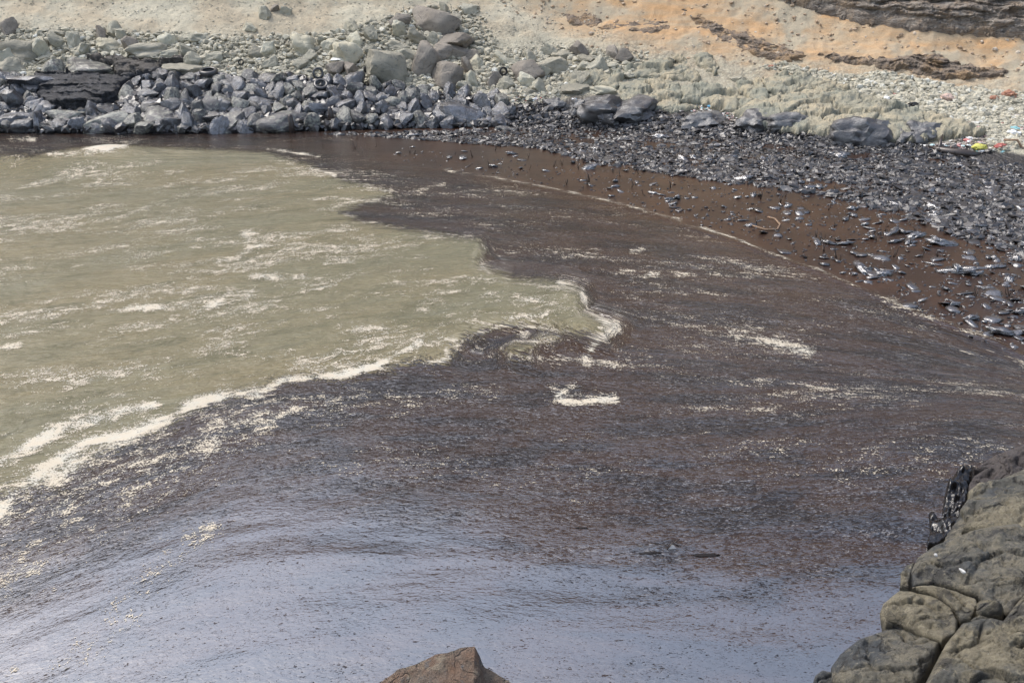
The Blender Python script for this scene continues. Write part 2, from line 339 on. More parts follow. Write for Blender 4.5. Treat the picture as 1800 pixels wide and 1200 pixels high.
# ------------------------------------------------------------------ sea, oil and foam share one survey grid
yr = 3.5 * np.exp(np.arange(0, math.log(70 / 3.5), 0.0048))
tc = np.concatenate([-np.exp(np.linspace(math.log(2.2), math.log(0.66), 24)), np.linspace(-0.62, 0.62, 720), np.exp(np.linspace(math.log(0.66), math.log(2.2), 24))])
XW = yr[:, None] * tc[None, :]; YW = np.repeat(yr[:, None], len(tc), 1)
YW = YW + 0.0; UW, VW = pix(XW, YW, 0 * XW)
OLIVE = [(-3000, 262), (-300, 268), (60, 274), (120, 262), (200, 256), (380, 262), (470, 268), (545, 290), (600, 316), (680, 332), (692, 344), (640, 358), (597, 371), (640, 390), (740, 405), (842, 420), (852, 440), (845, 465), (900, 487), (990, 492), (1022, 510), (1030, 545), (1060, 560), (1085, 572), (1062, 592), (1020, 588), (960, 578), (880, 574), (830, 587), (800, 612), (788, 634), (720, 640), (680, 648), (600, 664), (500, 666), (440, 692), (370, 706), (300, 745), (200, 790), (90, 850), (0, 872), (-400, 1050), (-3000, 2200)]
POOL = [[(885, 612), (905, 600), (940, 604), (925, 622), (900, 628)], [(935, 592), (965, 584), (985, 592), (960, 602)]]
dom = 9 * fbm(XW * 0.9, YW * 0.7, 4.0, 4); dom2 = 9 * fbm(XW * 0.9 + 50, YW * 0.7, 4.0, 4)
sc_ = np.clip(VW / 600, 0.35, 1.6)
uu = UW + dom * sc_; vv = VW + dom2 * sc_ * 0.6
sd_, _, _ = sdf(uu, vv, OLIVE)
for p in POOL: sd_ = np.maximum(sd_, sdf(uu, vv, p)[0])
oil_f = np.clip(-sd_ / np.clip(VW / 14, 10, 60), -1, 1)        # >0 oil
# thick brown mousse beyond the foam line
MLINE = [(380, 250), (480, 262), (600, 280), (700, 292), (780, 300), (900, 320), (1000, 340), (1150, 375), (1200, 396), (1300, 425), (1400, 465), (1500, 500), (1560, 530), (1640, 560), (1750, 600), (1830, 640), (2300, 800)]
ml = np.array(MLINE, float)
mousse = sstep(22, -14, (vv - np.interp(uu, ml[:, 0], ml[:, 1]))) * sstep(380, 760, UW)
TLINE = [(-2000, 1700), (-100, 1040), (200, 930), (450, 870), (620, 850), (800, 905), (1000, 965), (1300, 1025), (1500, 1020), (1700, 980), (2600, 850)]
tl = np.array(TLINE, float)
torn = sstep(175, -150, vv - np.interp(uu, tl[:, 0], tl[:, 1])) * 0.98
# drift direction: streamlines drawn over the cove, labelled and interpolated
LINES = [(46, [(0, 262), (300, 262), (600, 262)]), (38, [(0, 330), (300, 315), (600, 290), (800, 302), (1000, 338), (1300, 425), (1500, 498), (1800, 640)]),
         (30, [(0, 450), (300, 420), (600, 385), (900, 400), (1150, 460), (1400, 560), (1800, 660)]),
         (24, [(0, 590), (220, 545), (440, 515), (700, 500), (900, 510), (1100, 560), (1400, 620), (1800, 672)]),
         (19, [(0, 900), (150, 785), (300, 735), (450, 690), (600, 660), (800, 625), (1100, 655), (1400, 655), (1800, 685)]),
         (17, [(0, 1000), (200, 880), (400, 790), (700, 740), (1000, 738), (1400, 718), (1800, 700)]),
         (14.5, [(-50, 1150), (200, 960), (500, 860), (900, 830), (1400, 800), (1800, 770)]),
         (12, [(60, 1220), (380, 1010), (700, 950), (1100, 950), (1500, 900), (1700, 870)]),
         (10.2, [(450, 1220), (800, 1090), (1200, 1080), (1500, 1050)])]
cx, cy, cv = [], [], []
for val, pts in LINES:
    for (u, v) in pts:
        x, y = on_z(u, v); cx.append(x); cy.append(y); cv.append(val)
cx, cy, cv = np.array(cx), np.array(cy), np.array(cv, float)
rb = lambda r2: 0.5 * r2 * np.log(r2 + 1e-6)
A = rb((cx[:, None] - cx) ** 2 + (cy[:, None] - cy) ** 2) + np.eye(len(cx)) * 6.0
Pm = np.stack([np.ones_like(cx), cx, cy], 1)
big = np.block([[A, Pm], [Pm.T, np.zeros((3, 3))]])
sol = np.linalg.solve(big, np.concatenate([cv, [0, 0, 0]]))
FT = sol[-3] + sol[-2] * XW + sol[-1] * YW
for k in range(len(cx)): FT = FT + sol[k] * rb((XW - cx[k]) ** 2 + (YW - cy[k]) ** 2)
wf = 0.14 + 0.42 * sstep(540, 780, VW); FT = wf * FT + (1 - wf) * YW
FS = 0.8 * XW + 0.45 * YW
ol_m = sstep(0.9, -0.6, oil_f) * sstep(255, 330, VW)
FS, FT = FS * (1 - ol_m) + ol_m * (XW * 0.87 + YW * 0.5), FT * (1 - ol_m) + ol_m * (-XW * 0.42 + YW * 0.9)
# foam: bands traced along the drift lines plus loose streaks
foam = np.zeros_like(XW)
def band(pts, w, amp, soft=1.0):
    global foam
    d, _, _ = seg_dist(uu, vv, pts)
    foam = np.maximum(foam, 0.92 * amp * np.exp(-(d / (w * 1.6)) ** 1.5 * soft))
band([(-200, 930), (0, 812), (60, 780), (120, 748), (220, 722), (270, 715)], 11, 1.0)
band([(-200, 1010), (0, 905), (30, 870), (80, 825), (150, 780), (220, 765), (300, 735), (340, 712), (370, 702), (450, 690)], 12, 1.05)
band([(-50, 915), (100, 830), (230, 770)], 34, 0.74)
band([(-100, 1000), (60, 890), (200, 820), (330, 780), (440, 730)], 48, 0.60)
band([(-100, 1100), (60, 960), (200, 880), (300, 830)], 40, 0.46)
band([(370, 702), (450, 692), (500, 666), (600, 660), (660, 645), (700, 622), (740, 602)], 6, 1.05)
band([(670, 640), (700, 612), (740, 600)], 14, 0.75)
band([(745, 640), (785, 628), (780, 610)], 6, 0.9)
band([(1086, 572), (1060, 590), (1040, 600), (1032, 632)], 11, 0.95)
band([(1022, 510), (1032, 545), (1062, 566), (1086, 574)], 6, 0.85)
band([(985, 495), (1020, 508)], 6, 0.8)
band([(850, 440), (846, 470), (860, 480)], 8, 0.6)
band([(940, 598), (920, 590)], 9, 0.85); band([(900, 625), (1000, 632), (1080, 640)], 8, 0.62)
band([(1010, 680), (978, 698), (1000, 706), (1080, 704)], 7, 0.9); band([(980, 690), (1030, 700)], 13, 0.62)
band([(1135, 485), (1158, 481)], 5, 0.72); band([(1110, 440), (1128, 438)], 4, 0.66)
band([(1300, 595), (1340, 600), (1400, 612), (1420, 620)], 14, 0.66); band([(1290, 590), (1400, 606)], 26, 0.5)
band([(330, 945), (370, 925), (355, 950), (320, 975)], 12, 0.62); band([(300, 985), (210, 1070), (120, 1180)], 22, 0.42); band([(235, 1085), (165, 1150)], 10, 0.58)
band([(0, 1010), (60, 1000)], 14, 0.6); band([(20, 1180), (0, 1170)], 10, 0.7)
band([(300, 860), (240, 905)], 4, 0.7); band([(430, 770), (520, 720), (500, 700)], 10, 0.55)
band([(340, 760), (330, 790), (290, 800)], 8, 0.6)
band([(150, 268), (195, 264), (222, 263)], 5, 1.25); band([(85, 272), (150, 271), (200, 269)], 3.2, 1.0)
band([(20, 245), (60, 246)], 4, 0.8)
foam_line = [(780, 300), (840, 308), (900, 318), (1000, 338), (1100, 362), (1150, 375), (1190, 386), (1200, 396), (1230, 400), (1300, 423), (1360, 450), (1400, 463), (1500, 500), (1560, 530)]
band(foam_line, 2.3, 0.66); band([(470, 262), (520, 270), (560, 276)], 2.2, 0.8); band([(640, 330), (690, 335)], 4, 0.6)
band([(1560, 530), (1640, 562), (1750, 604), (1800, 640)], 9, 0.5)
band([(545, 296), (590, 308)], 3, 0.8)
# streaks in the olive water
for pts, w, am in [([(415, 455), (440, 430), (430, 410), (450, 412)], 8, 0.72), ([(440, 432), (510, 430)], 5, 0.75), ([(410, 455), (380, 458)], 6, 0.7),
                   ([(200, 547), (240, 540), (300, 540), (350, 535)], 7, 0.78), ([(350, 545), (400, 525), (445, 515)], 9, 0.85), ([(440, 487), (540, 490)], 6, 0.75),
                   ([(350, 480), (410, 475)], 5, 0.7), ([(570, 465), (620, 462)], 4, 0.65), ([(540, 510), (590, 498)], 4, 0.65), ([(380, 600), (420, 570)], 6, 0.6),
                   ([(600, 580), (660, 575), (720, 590)], 8, 0.6), ([(660, 600), (720, 570)], 8, 0.62), ([(740, 540), (800, 560), (870, 560), (960, 560)], 10, 0.58),
                   ([(850, 520), (920, 530), (990, 525)], 9, 0.6), ([(900, 560), (960, 553)], 5, 0.85), ([(0, 610), (40, 606)], 6, 0.7), ([(0, 480), (60, 470)], 6, 0.55),
                   ([(100, 400), (200, 385), (310, 350)], 6, 0.55), ([(60, 690), (130, 680)], 6, 0.6), ([(180, 700), (220, 690)], 6, 0.6), ([(690, 420), (830, 415)], 6, 0.5), ([(540, 372), (700, 345), (780, 325)], 5, 0.5),
                   ([(350, 345), (420, 330)], 5, 0.5), ([(480, 280), (520, 290), (560, 300)], 8, 0.5), ([(260, 600), (290, 590)], 8, 0.5), ([(0, 555), (90, 530), (150, 510)], 6, 0.5)]:
    band(pts, w, am)
ol_m = sstep(0.2, -0.2, oil_f)
wv = 0.98 + 0.8 * fbm(XW * 1.3, YW * 0.9, 21.0, 4)
foam = foam * wv
st = fbm(FS * 0.26, FT * 0.5, 3.0, 4)
st2 = fbm(FS * 0.5, FT * 1.1, 6.0, 3)
foam = np.maximum(foam, ol_m * np.clip(0.27 + 0.7 * st + 0.7 * st2, 0, 0.57) * sstep(255, 300, VW))
oilm = 1 - ol_m
foam = np.maximum(foam, oilm * (1 - mousse) * np.clip(0.16 + 0.7 * st + 0.5 * st2, 0, 0.44) * sstep(1000, 700, VW) * sstep(232, 244, VW))
# bright edge foam all along the slick border
foam = np.maximum(foam, 0.6 * np.exp(-(sd_ / 5.0) ** 2) * sstep(-0.35, 0.3, st2 + 0.1) * sstep(240, 300, VW))
foam = foam * sstep(1.02, 0.98, mousse + (np.abs(vv - np.interp(uu, ml[:, 0], ml[:, 1])) > 12) * 0.0)
# swell
AMP = 0.018 + 0.022 * ol_m
ZW = AMP * (1.6 * fbm(FS * 0.35, FT * 0.9, 1.0, 3)) * (1 - 0.7 * mousse)
ZW += 0.28 * np.exp(-((UW - 200) / 60) ** 2 - ((VW - 267) / 8.0) ** 2) * sstep(80, 200, UW)
ZW += 0.05 * sstep(6, -2, np.abs(vv - np.interp(uu, ml[:, 0], ml[:, 1]) - 2)) * sstep(760, 850, UW)
FW = grid_faces(len(yr), len(tc))
base = np.stack([XW, YW, ZW], -1).reshape(-1, 3)
fa = [a_.ravel() for a_ in (FS, FT, oil_f, mousse, foam, torn)]
NAMES = ['fs', 'ft', 'oil', 'mousse', 'foam', 'torn']
def sheet(name, mat, lift, keep=None):
    V = base + np.array([0, 0, lift]); FF = FW; at = fa
    if keep is not None:
        k = keep.ravel()[FW].any(1); V, FF, at = prune(V, FW[k], fa)
    me = mesh_np(name, V, FF, mat)
    for n_, a_ in zip(NAMES, at): attr(me, n_, a_)
    return link(name, me)

# sea: murky olive water
t = NT('murky_sea_water'); pos = t.n('NewGeometry').outputs['Position']
fs, ft = t.attr('fs'), t.attr('ft')
w1 = t.noise(t.vec(t.math('MULTIPLY', fs, 0.7), t.math('MULTIPLY', ft, 2.2)), 1.0, 6, 0.6)
w2 = t.noise(t.vec(t.math('MULTIPLY', fs, 4.0), t.math('MULTIPLY', ft, 9.0)), 1.0, 4, 0.6)
cl = t.noise(t.vec(t.math('MULTIPLY', fs, 0.10), t.math('MULTIPLY', ft, 0.28)), 1.0, 4, 0.6)
c = t.mix(t.rng(cl, 0.35, 0.65), (0.172, 0.160, 0.102), (0.196, 0.168, 0.100))
c = t.mix(t.rng(t.noise(t.vec(t.math('MULTIPLY', fs, 0.45), t.math('MULTIPLY', ft, 1.2)), 1.0, 6, 0.65), 0.5, 0.66), c, (0.135, 0.124, 0.074))
h = t.math('ADD', t.math('MULTIPLY', w1, 1.5), t.math('MULTIPLY', w2, 0.35))
bs = t.bsdf(Base__Color=c, Roughness=0.16, IOR=1.33, Normal=t.bump(h, 0.85, 0.26))
sea = sheet('sea_water', t.done(bs), 0.0)
tag(sea, kind='structure')

# oil slick
t = NT('crude_oil_film'); fs, ft = t.attr('fs'), t.attr('ft'); mo = t.attr('mousse'); oi = t.attr('oil')
pos = t.n('NewGeometry').outputs['Position']
to = t.attr('torn')
def lay(t, a, b, k=1.0, d=2.0, ds=0.3): return t.noise(t.vec(t.math('MULTIPLY', fs, a), t.math('MULTIPLY', ft, b)), k, d, 0.6, ds)
A_, B_, C_, D_ = lay(t, 2.0, 2.6), lay(t, 5.5, 8.5), lay(t, 12.0, 19.0), lay(t, 21.0, 44.0)
r3 = lay(t, 0.35, 0.9, 1.0, 6.0); pat = lay(t, 0.8, 1.5, 1.0, 5.0)
mx = lambda x, y, k: t.math('ADD', x, t.math('MULTIPLY', t.math('SUBTRACT', y, 0.5), k))
N_ = mx(mx(mx(mx(0.5, A_, 0.25), B_, 0.6), C_, 0.85), D_, 0.85)
to = t.math('ADD', to, t.math('ADD', t.math('MULTIPLY', t.math('SUBTRACT', r3, 0.5), 1.3), t.math('MULTIPLY', t.math('SUBTRACT', pat, 0.5), 1.0)), clamp=True)
h = mx(mx(mx(mx(0.5, A_, 0.45), B_, 0.42), C_, 0.26), D_, 0.13)
amp = t.math('MULTIPLY', t.rng(to, 0, 1, 0.26, 0.85), t.math('SUBTRACT', 1.0, t.math('MULTIPLY', mo, 0.75)))
N2 = mx(mx(mx(0.5, lay(t, 5.0, 9.0, 1.4, 2.0, 0.8), 0.7), lay(t, 13.0, 22.0, 1.3, 2.0, 0.5), 0.8), lay(t, 22.0, 44.0, 1.1), 0.6)
tear = t.rng(t.math('SUBTRACT', N_, t.rng(to, 0, 1, 0.275, 0.52, False)), -0.015, 0.015, 1.0, 0.0)
line = t.math('MULTIPLY', t.rng(t.math('ABSOLUTE', t.math('SUBTRACT', lay(t, 5.5, 17.0, 1.0, 2.0, 1.2), 0.5)), 0.0, 0.020, 1.0, 0.0), t.rng(C_, 0.46, 0.52))
tear = t.math('MULTIPLY', t.math('MAXIMUM', tear, line), t.math('SUBTRACT', 1.0, mo))
glint_fleck = t.math('MULTIPLY', t.rng(t.math('SUBTRACT', N2, t.math('SUBTRACT', 0.66, t.math('MULTIPLY', t.math('SUBTRACT', pat, 0.5), 0.5))), 0.0, 0.03), t.math('MULTIPLY', t.rng(to, 0, 1, 0.12, 0.8), t.math('SUBTRACT', 1.0, t.math('MULTIPLY', mo, 0.8))))
c = t.mix(t.rng(lay(t, 0.5, 1.1, 1.0, 6.0), 0.45, 0.58), (0.027, 0.0155, 0.0105), (0.010, 0.0075, 0.007))
c = t.mix(mo, c, t.mix(t.rng(t.noise(pos, 0.5, 5, 0.6), 0.4, 0.6), (0.036, 0.017, 0.009), (0.022, 0.011, 0.007)))
c = t.mix(glint_fleck, c, (0.17, 0.165, 0.165))  # pale scum flecks, also painting sky glints of the ripples into the colour
al = t.rng(t.math('ADD', oi, t.math('MULTIPLY', t.math('SUBTRACT', N_, 0.5), 1.6)), -0.10, 0.10)
ior = t.math('MAXIMUM', 1.33, t.math('SUBTRACT', t.math('SUBTRACT', t.rng(to, 0, 1, 3.1, 2.2), t.math('MULTIPLY', tear, t.rng(to, 0, 1, 1.7, 0.85))), t.math('MULTIPLY', mo, 0.7)))
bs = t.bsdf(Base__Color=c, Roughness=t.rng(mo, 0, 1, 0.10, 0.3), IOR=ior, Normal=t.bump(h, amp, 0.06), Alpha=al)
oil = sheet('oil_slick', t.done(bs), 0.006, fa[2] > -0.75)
tag(oil, 'wide brown and black crude oil slick floating on the olive cove water', 'oil slick', kind='stuff')

# foam
t = NT('sea_foam'); fs, ft = t.attr('fs'), t.attr('ft'); fo = t.attr('foam'); oi = t.attr('oil')
pos = t.n('NewGeometry').outputs['Position']
va = t.vec(t.math('MULTIPLY', fs, 2.6), t.math('MULTIPLY', ft, 3.6)); vb = t.vec(t.math('MULTIPLY', fs, 11.0), t.math('MULTIPLY', ft, 12.0))
vc = t.vec(t.math('MULTIPLY', fs, 30.0), t.math('MULTIPLY', ft, 30.0))
na = t.noise(va, 1.0, 6, 0.65, 0.5); nb = t.noise(vb, 1.0, 4, 0.7); nc = t.noise(vc, 1.0, 2, 0.6)
s_ = t.math('ADD', t.math('MULTIPLY', t.math('SUBTRACT', na, 0.5), 2.0), t.math('ADD', t.math('MULTIPLY', t.math('SUBTRACT', nb, 0.5), 1.7), t.math('MULTIPLY', t.math('SUBTRACT', nc, 0.5), 1.9)))
al = t.math('MULTIPLY', t.rng(t.math('ADD', fo, s_), 0.66, 0.74), 0.95)
al = t.math('MAXIMUM', al, t.math('MULTIPLY', t.rng(t.math('ADD', fo, t.math('MULTIPLY', s_, 0.5)), 0.42, 0.95), 0.30))
c = t.mix(t.rng(na, 0.4, 0.6), (0.49, 0.465, 0.39), (0.50, 0.44, 0.34))
bs = t.bsdf(Base__Color=c, Roughness=0.75, Alpha=al, Normal=t.bump(t.math('ADD', nb, nc), 0.6, 0.04))
fm = sheet('sea_foam', t.done(bs), 0.014, fa[4] > 0.12)
tag(fm, 'cream white foam streaks and flecks drifting along the slick edge', 'foam', kind='stuff')

# ------------------------------------------------------------------ rocks
def ico(sub):
    bm = bmesh.new(); bmesh.ops.create_icosphere(bm, subdivisions=sub, radius=1.0)
    V = np.array([v.co[:] for v in bm.verts]); F = np.array([[v.index for v in f.verts] for f in bm.faces]); bm.free(); return V, F
ICO = {s: ico(s) for s in (1, 2, 3, 4, 5)}
def rock_geo(seed, sub=3, npl=11, p=22, rough=0.05, dmin=0.62):
    rs = np.random.RandomState(seed); D, Fc = ICO[sub]
    n = rs.normal(size=(npl, 3)); n /= np.linalg.norm(n, axis=1)[:, None]; d = rs.uniform(dmin, 1.0, npl)
    base6 = np.array([[1,0,0],[-1,0,0],[0,1,0],[0,-1,0],[0,0,1],[0,0,-1.]]); n = np.vstack([n, base6]); d = np.concatenate([d, rs.uniform(0.85, 1.1, 6)])
    q = np.maximum(D @ n.T, 0) / d
    r = (q ** p).sum(1) ** (-1.0 / p)
    V = D * r[:, None]
    o = rs.uniform(0, 50, 3)
    V = V + D * (rough * 1.6 * fbm(V[:, 0] * 2 + o[0], V[:, 1] * 2 + o[1], V[:, 2] * 2 + o[2], 4))[:, None]
    return V, Fc
def auto_flat(me, ang=34):
    try: me.set_sharp_from_angle(angle=R(ang))
    except Exception: pass
def rock_mesh(name, seed, mat, **kw):
    V, Fc = rock_geo(seed, **kw); me = mesh_np(name, V, Fc, mat); auto_flat(me); return me
def group_pool(name, mat, n, seed0, **kw): return [rock_mesh(name, seed0 + i, mat, **kw) for i in range(n)]
POOLS = dict(oil=group_pool('boulder', M['oil'], 12, 100, npl=14, p=44, rough=0.08, dmin=0.48), oil_dusty=group_pool('boulder', M['oil_dusty'], 6, 150, npl=11, p=26, rough=0.06, dmin=0.55),
             dry=group_pool('boulder', M['dry'], 8, 200, npl=14, p=42, dmin=0.46, sub=4, rough=0.11), dry2=group_pool('boulder', M['dry2'], 6, 230, npl=14, p=42, dmin=0.46, sub=4, rough=0.11), pale=group_pool('boulder', M['pale'], 4, 260, npl=12, p=26, sub=4, rough=0.12),
             brown=group_pool('boulder', M['brown'], 6, 300, npl=12, p=32, sub=4, dmin=0.5), smooth=group_pool('boulder', M['oil_smooth'], 5, 340, npl=11, p=13, sub=4, rough=0.20))
PLACED = []        # (x, y, r)
def px_boulder(u, v, w, h, kind, label, cat='boulder', group=None, depth=0.8, tilt=8, name='boulder', sink=0.22, k=None):
    """u,v = centre seen; w,h = size in photo pixels"""
    P = on_bank(u, v + h * 0.42)[0]; dist = math.sqrt(P[0] ** 2 + P[1] ** 2 + (CAMZ - P[2]) ** 2); s = dist / FPX
    W_, Hh = w * s, h * s
    pool = POOLS[kind]; me = pool[(k if k is not None else random.randrange(len(pool)))]
    o = link(name, me, None, (P[0], P[1] + W_ * depth * 0.35, P[2] + Hh * (0.46 - sink)), (R(random.uniform(-tilt, tilt)), R(random.uniform(-tilt, tilt)), random.uniform(0, 6.28)), (1, 1, 1))
    m = me; ext = 0.86
    zr = o.rotation_euler.z; a_ = abs(math.cos(zr)); b_ = abs(math.sin(zr))
    sx, sy = W_ * 0.5 / ext, W_ * depth * 0.5 / ext
    o.scale = (sx * a_ + sy * b_, sx * b_ + sy * a_, Hh * 0.5 / ext * 1.1)
    tag(o, label, cat, group); PLACED.append((P[0], P[1] + W_ * depth * 0.35, W_ * 0.42)); return o
BIG = [
 (762, 38, 66, 46, 'brown', 'large dark grey-brown boulder highest in the rock pile on the slope'),
 (797, 74, 66, 30, 'brown', 'wide overhanging brown boulder in the middle of the slope rock pile'),
 (775, 90, 42, 26, 'brown', 'brown boulder tucked under the left end of the overhanging rock'),
 (806, 92, 34, 24, 'brown', 'small dark brown boulder under the right end of the overhanging rock'),
 (746, 102, 44, 54, 'brown', 'tall brown boulder left of the block with the red underside'),
 (688, 122, 60, 50, 'dry2', 'wide green-grey boulder left of the tall brown boulder'),
 (784, 130, 48, 40, 'brown', 'squarish brown boulder with a dark reddish underside low on the slope'),
 (692, 79, 34, 18, 'dry2', 'pale green slab lying left of the brown rock pile'),
 (710, 95, 34, 30, 'dry', 'grey boulder between the pale green slab and the tall brown boulder'),
 (533, 76, 34, 46, 'pale', 'tall cream-coloured boulder standing alone on the gravel slope'),
 (605, 93, 38, 36, 'pale', 'rounded cream boulder with the white sheet at its foot'),
 (437, 48, 22, 14, 'pale', 'pale blocky stone alone on the smooth upper talus'),
 (467, 22, 22, 24, 'dry', 'pale angular stone at the top of the slope beside the dark stone'),
 (484, 15, 15, 14, 'brown', 'small dark stone between two pale stones near the top of the slope'),
 (503, 20, 22, 16, 'dry', 'pale flat stone right of the small dark stone near the top of the slope'),
 (28, 94, 60, 34, 'dry2', 'large rounded grey-green boulder at the left edge of the slope'),
 (18, 118, 50, 30, 'dry2', 'mossy grey boulder below the large rounded one at the left edge'),
 (64, 74, 40, 20, 'dry2', 'flat grey boulder above and right of the large rounded one'),
 (98, 62, 28, 16, 'dry', 'small rounded grey boulder up the gravel slope on the left'),
 (186, 80, 30, 20, 'pale', 'pale round-topped boulder above the dark ledge'),
 (248, 92, 62, 24, 'dry2', 'long pale green boulder lying above the grey ledge'),
 (335, 68, 36, 18, 'dry', 'low beige boulder right of the long pale green boulder'),
 (375, 100, 30, 22, 'dry', 'pointed beige boulder on the rubble above the oiled bank'),
 (290, 95, 32, 16, 'dry', 'low greyish boulder just above the grey ledge end'),
 (313, 122, 52, 26, 'dry2', 'angular grey slab wedged at the right end of the ledge'),
 (154, 122, 100, 26, 'oil_dusty', 'long dark slab lying on top of the black layered ledge'),
 (90, 120, 38, 30, 'oil_dusty', 'brownish half-oiled block left of the long dark slab'),
 (988, 97, 32, 24, 'dry2', 'green-grey boulder perched behind the big tilted one'),
 (972, 118, 60, 34, 'dry2', 'big tilted green-grey boulder at the foot of the sandy slope'),
 (928, 124, 44, 34, 'brown', 'reddish brown boulder left of the big tilted green-grey one'),
 (908, 110, 30, 16, 'dry', 'flat grey boulder above the reddish brown one'),
 (1034, 106, 26, 20, 'dry2', 'dark green cube-like boulder under the gravel fan'),
 (1056, 111, 22, 16, 'dry2', 'dark green boulder right of the cube-like one'),
 (1110, 132, 22, 12, 'dry', 'small flat-topped block on the pale bedrock'),
 (1074, 115, 24, 10, 'dry', 'flat grey stone left of the block on the pale bedrock'),
 (930, 163, 30, 14, 'dry2', 'low grey-green boulder beside the red and white litter'),
 (1010, 155, 40, 20, 'dry2', 'pale green boulder above the smooth oiled lumps'),
 (1058, 160, 46, 16, 'pale', 'pale rounded slab directly above the smooth oiled lumps'),
 (1300, 138, 26, 14, 'dry2', 'dark block at the left end of the cracked grey outcrop'),
 (55, 150, 60, 30, 'oil', 'wide oiled boulder at the left end of the black ledge'),
 (22, 180, 40, 36, 'oil', 'upright oiled boulder near the left edge of the bank'),
 (58, 182, 28, 22, 'oil', 'glossy angular boulder against the left side of the black ledge'),
 (20, 212, 60, 26, 'oil', 'low oiled boulder at the waterline on the far left'),
 (115, 207, 46, 26, 'oil_dusty', 'white-grey faced boulder below the black ledge'),
 (188, 215, 76, 30, 'oil_dusty', 'long pale-topped boulder at the waterline below the black ledge'),
 (90, 222, 50, 20, 'oil', 'split oiled rock at the waterline left of the long pale-topped boulder'),
 (272, 211, 78, 36, 'oil_dusty', 'large grey boulder with a dark notch at the waterline'),
 (190, 193, 50, 20, 'oil', 'flat oiled boulder behind the long pale-topped boulder'),
 (234, 186, 34, 22, 'oil', 'oiled boulder right of the black ledge foot'),
 (270, 184, 40, 22, 'oil', 'smooth blue-grey oiled boulder in the middle of the bank'),
 (350, 184, 42, 24, 'oil', 'wide oiled boulder above the pale waterline blocks'),
 (402, 215, 66, 32, 'oil_dusty', 'big rough pale boulder at the waterline left of the white-streaked one'),
 (484, 214, 64, 36, 'oil_dusty', 'white-streaked boulder at the waterline beside the wooden post'),
 (405, 144, 46, 24, 'oil', 'smooth oiled slab on the upper edge of the oiled bank'),
 (466, 142, 34, 24, 'oil', 'rough oiled boulder on the upper edge left of the tyres'),
 (462, 185, 34, 26, 'oil', 'slanting oiled slab in the bank left of the tyre pile'),
 (563, 193, 44, 28, 'oil', 'faceted oiled boulder below the lying tyre'),
 (605, 190, 34, 28, 'oil', 'faceted oiled boulder right of the second wooden post'),
 (697, 204, 40, 24, 'oil', 'pale-faced triangular oiled boulder near the waterline'),
 (745, 208, 36, 18, 'oil', 'flat-topped oiled boulder left of the arched one'),
 (810, 205, 74, 40, 'oil', 'big arched oiled boulder with a dark hollow beneath'),
 (846, 182, 28, 42, 'oil', 'upright oiled rock behind the big arched boulder'),
 (850, 214, 44, 22, 'oil', 'low rough lump right of the big arched boulder'),
 (893, 233, 32, 26, 'oil_dusty', 'isolated speckled boulder in the oiled debris'),
 (893, 195, 24, 22, 'oil', 'small upright oiled rock at the end of the boulder bank'),
 (976, 182, 26, 18, 'smooth', 'small smooth oiled lump left of the large ones'),
 (1018, 190, 36, 32, 'smooth', 'rounded oiled lump left of the large smooth mound'),
 (1062, 192, 72, 46, 'smooth', 'large smooth oiled mound with folds at the debris edge'),
 (1068, 210, 34, 20, 'smooth', 'small round oiled lump in front of the large smooth mound'),
 (1112, 196, 62, 34, 'smooth', 'humped oiled rock right of the large smooth mound'),
 (1238, 211, 60, 26, 'smooth', 'low smooth oiled boulder alone between the mounds'),
 (1332, 214, 54, 34, 'smooth', 'rounded oiled boulder at the left foot of the pale bedrock'),
 (1395, 216, 60, 32, 'smooth', 'half-oiled boulder leaning on the pale bedrock front'),
 (1520, 236, 84, 50, 'smooth', 'big shiny blue-grey oiled boulder at the right of the pale bedrock'),
 (1590, 240, 36, 22, 'smooth', 'cracked oiled block right of the big shiny boulder'),
 (1632, 232, 52, 30, 'smooth', 'wide dull oiled boulder under the right end of the pale bedrock'),
 (1200, 259, 46, 20, 'smooth', 'lone smooth boulder standing in the debris field'),
 (40, 247, 46, 7, 'smooth', 'flat oiled rock just breaking the water on the far left'),
]
for i, b in enumerate(BIG): px_boulder(*b, k=None)

LEDGE = [(60, 140), (75, 134), (300, 126), (305, 138), (240, 146), (218, 164), (210, 182), (180, 196), (95, 203), (74, 192), (62, 165)]
def scatter(region, n, rmin, rmax, power, pools, labelf, group, lift=0.35, flat=0.8, overlap=0.78, tries=40, name='boulder'):
    """dart-throwing in photo-surveyed region (polygon in photo pixels) on the bank"""
    P = np.array(region, float); u0, v0 = P.min(0); u1, v1 = P.max(0)
    N = n * tries; U = RS.uniform(u0, u1, N); Vv = RS.uniform(v0, v1, N); k = inside(U, Vv, region) & ~inside(U, Vv, LEDGE); U, Vv = U[k], Vv[k]
    pts = on_bank(U, Vv); made = []
    pr = rmin + (rmax - rmin) * RS.uniform(0, 1, len(pts)) ** power; pr = np.sort(pr)[::-1]
    for p, r in zip(pts, pr):
        if len(made) >= n: break
        if PLACED:
            Q = PL_arr[:PL_n[0]]
            if ((Q[:, 0] - p[0]) ** 2 + (Q[:, 1] - p[1]) ** 2 < ((Q[:, 2] + r) * overlap) ** 2).any(): continue
        addp(p[0], p[1], r); made.append((p, r))
    out = []
    for p, r in made:
        me = random.choice(POOLS[random.choice(pools)])
        o = link(name, me, None, (p[0], p[1], p[2] + r * lift), (random.uniform(0, 6.28), random.uniform(0, 6.28), random.uniform(0, 6.28)), (r * random.uniform(1.0, 1.45), r * random.uniform(0.95, 1.3), r * random.uniform(flat, 1.05)))
        tag(o, labelf(p, r), 'boulder', group); out.append(o)
    return made
PL_arr = np.zeros((60000, 3)); PL_n = [0]
def addp(x, y, r): PL_arr[PL_n[0]] = (x, y, r); PL_n[0] += 1
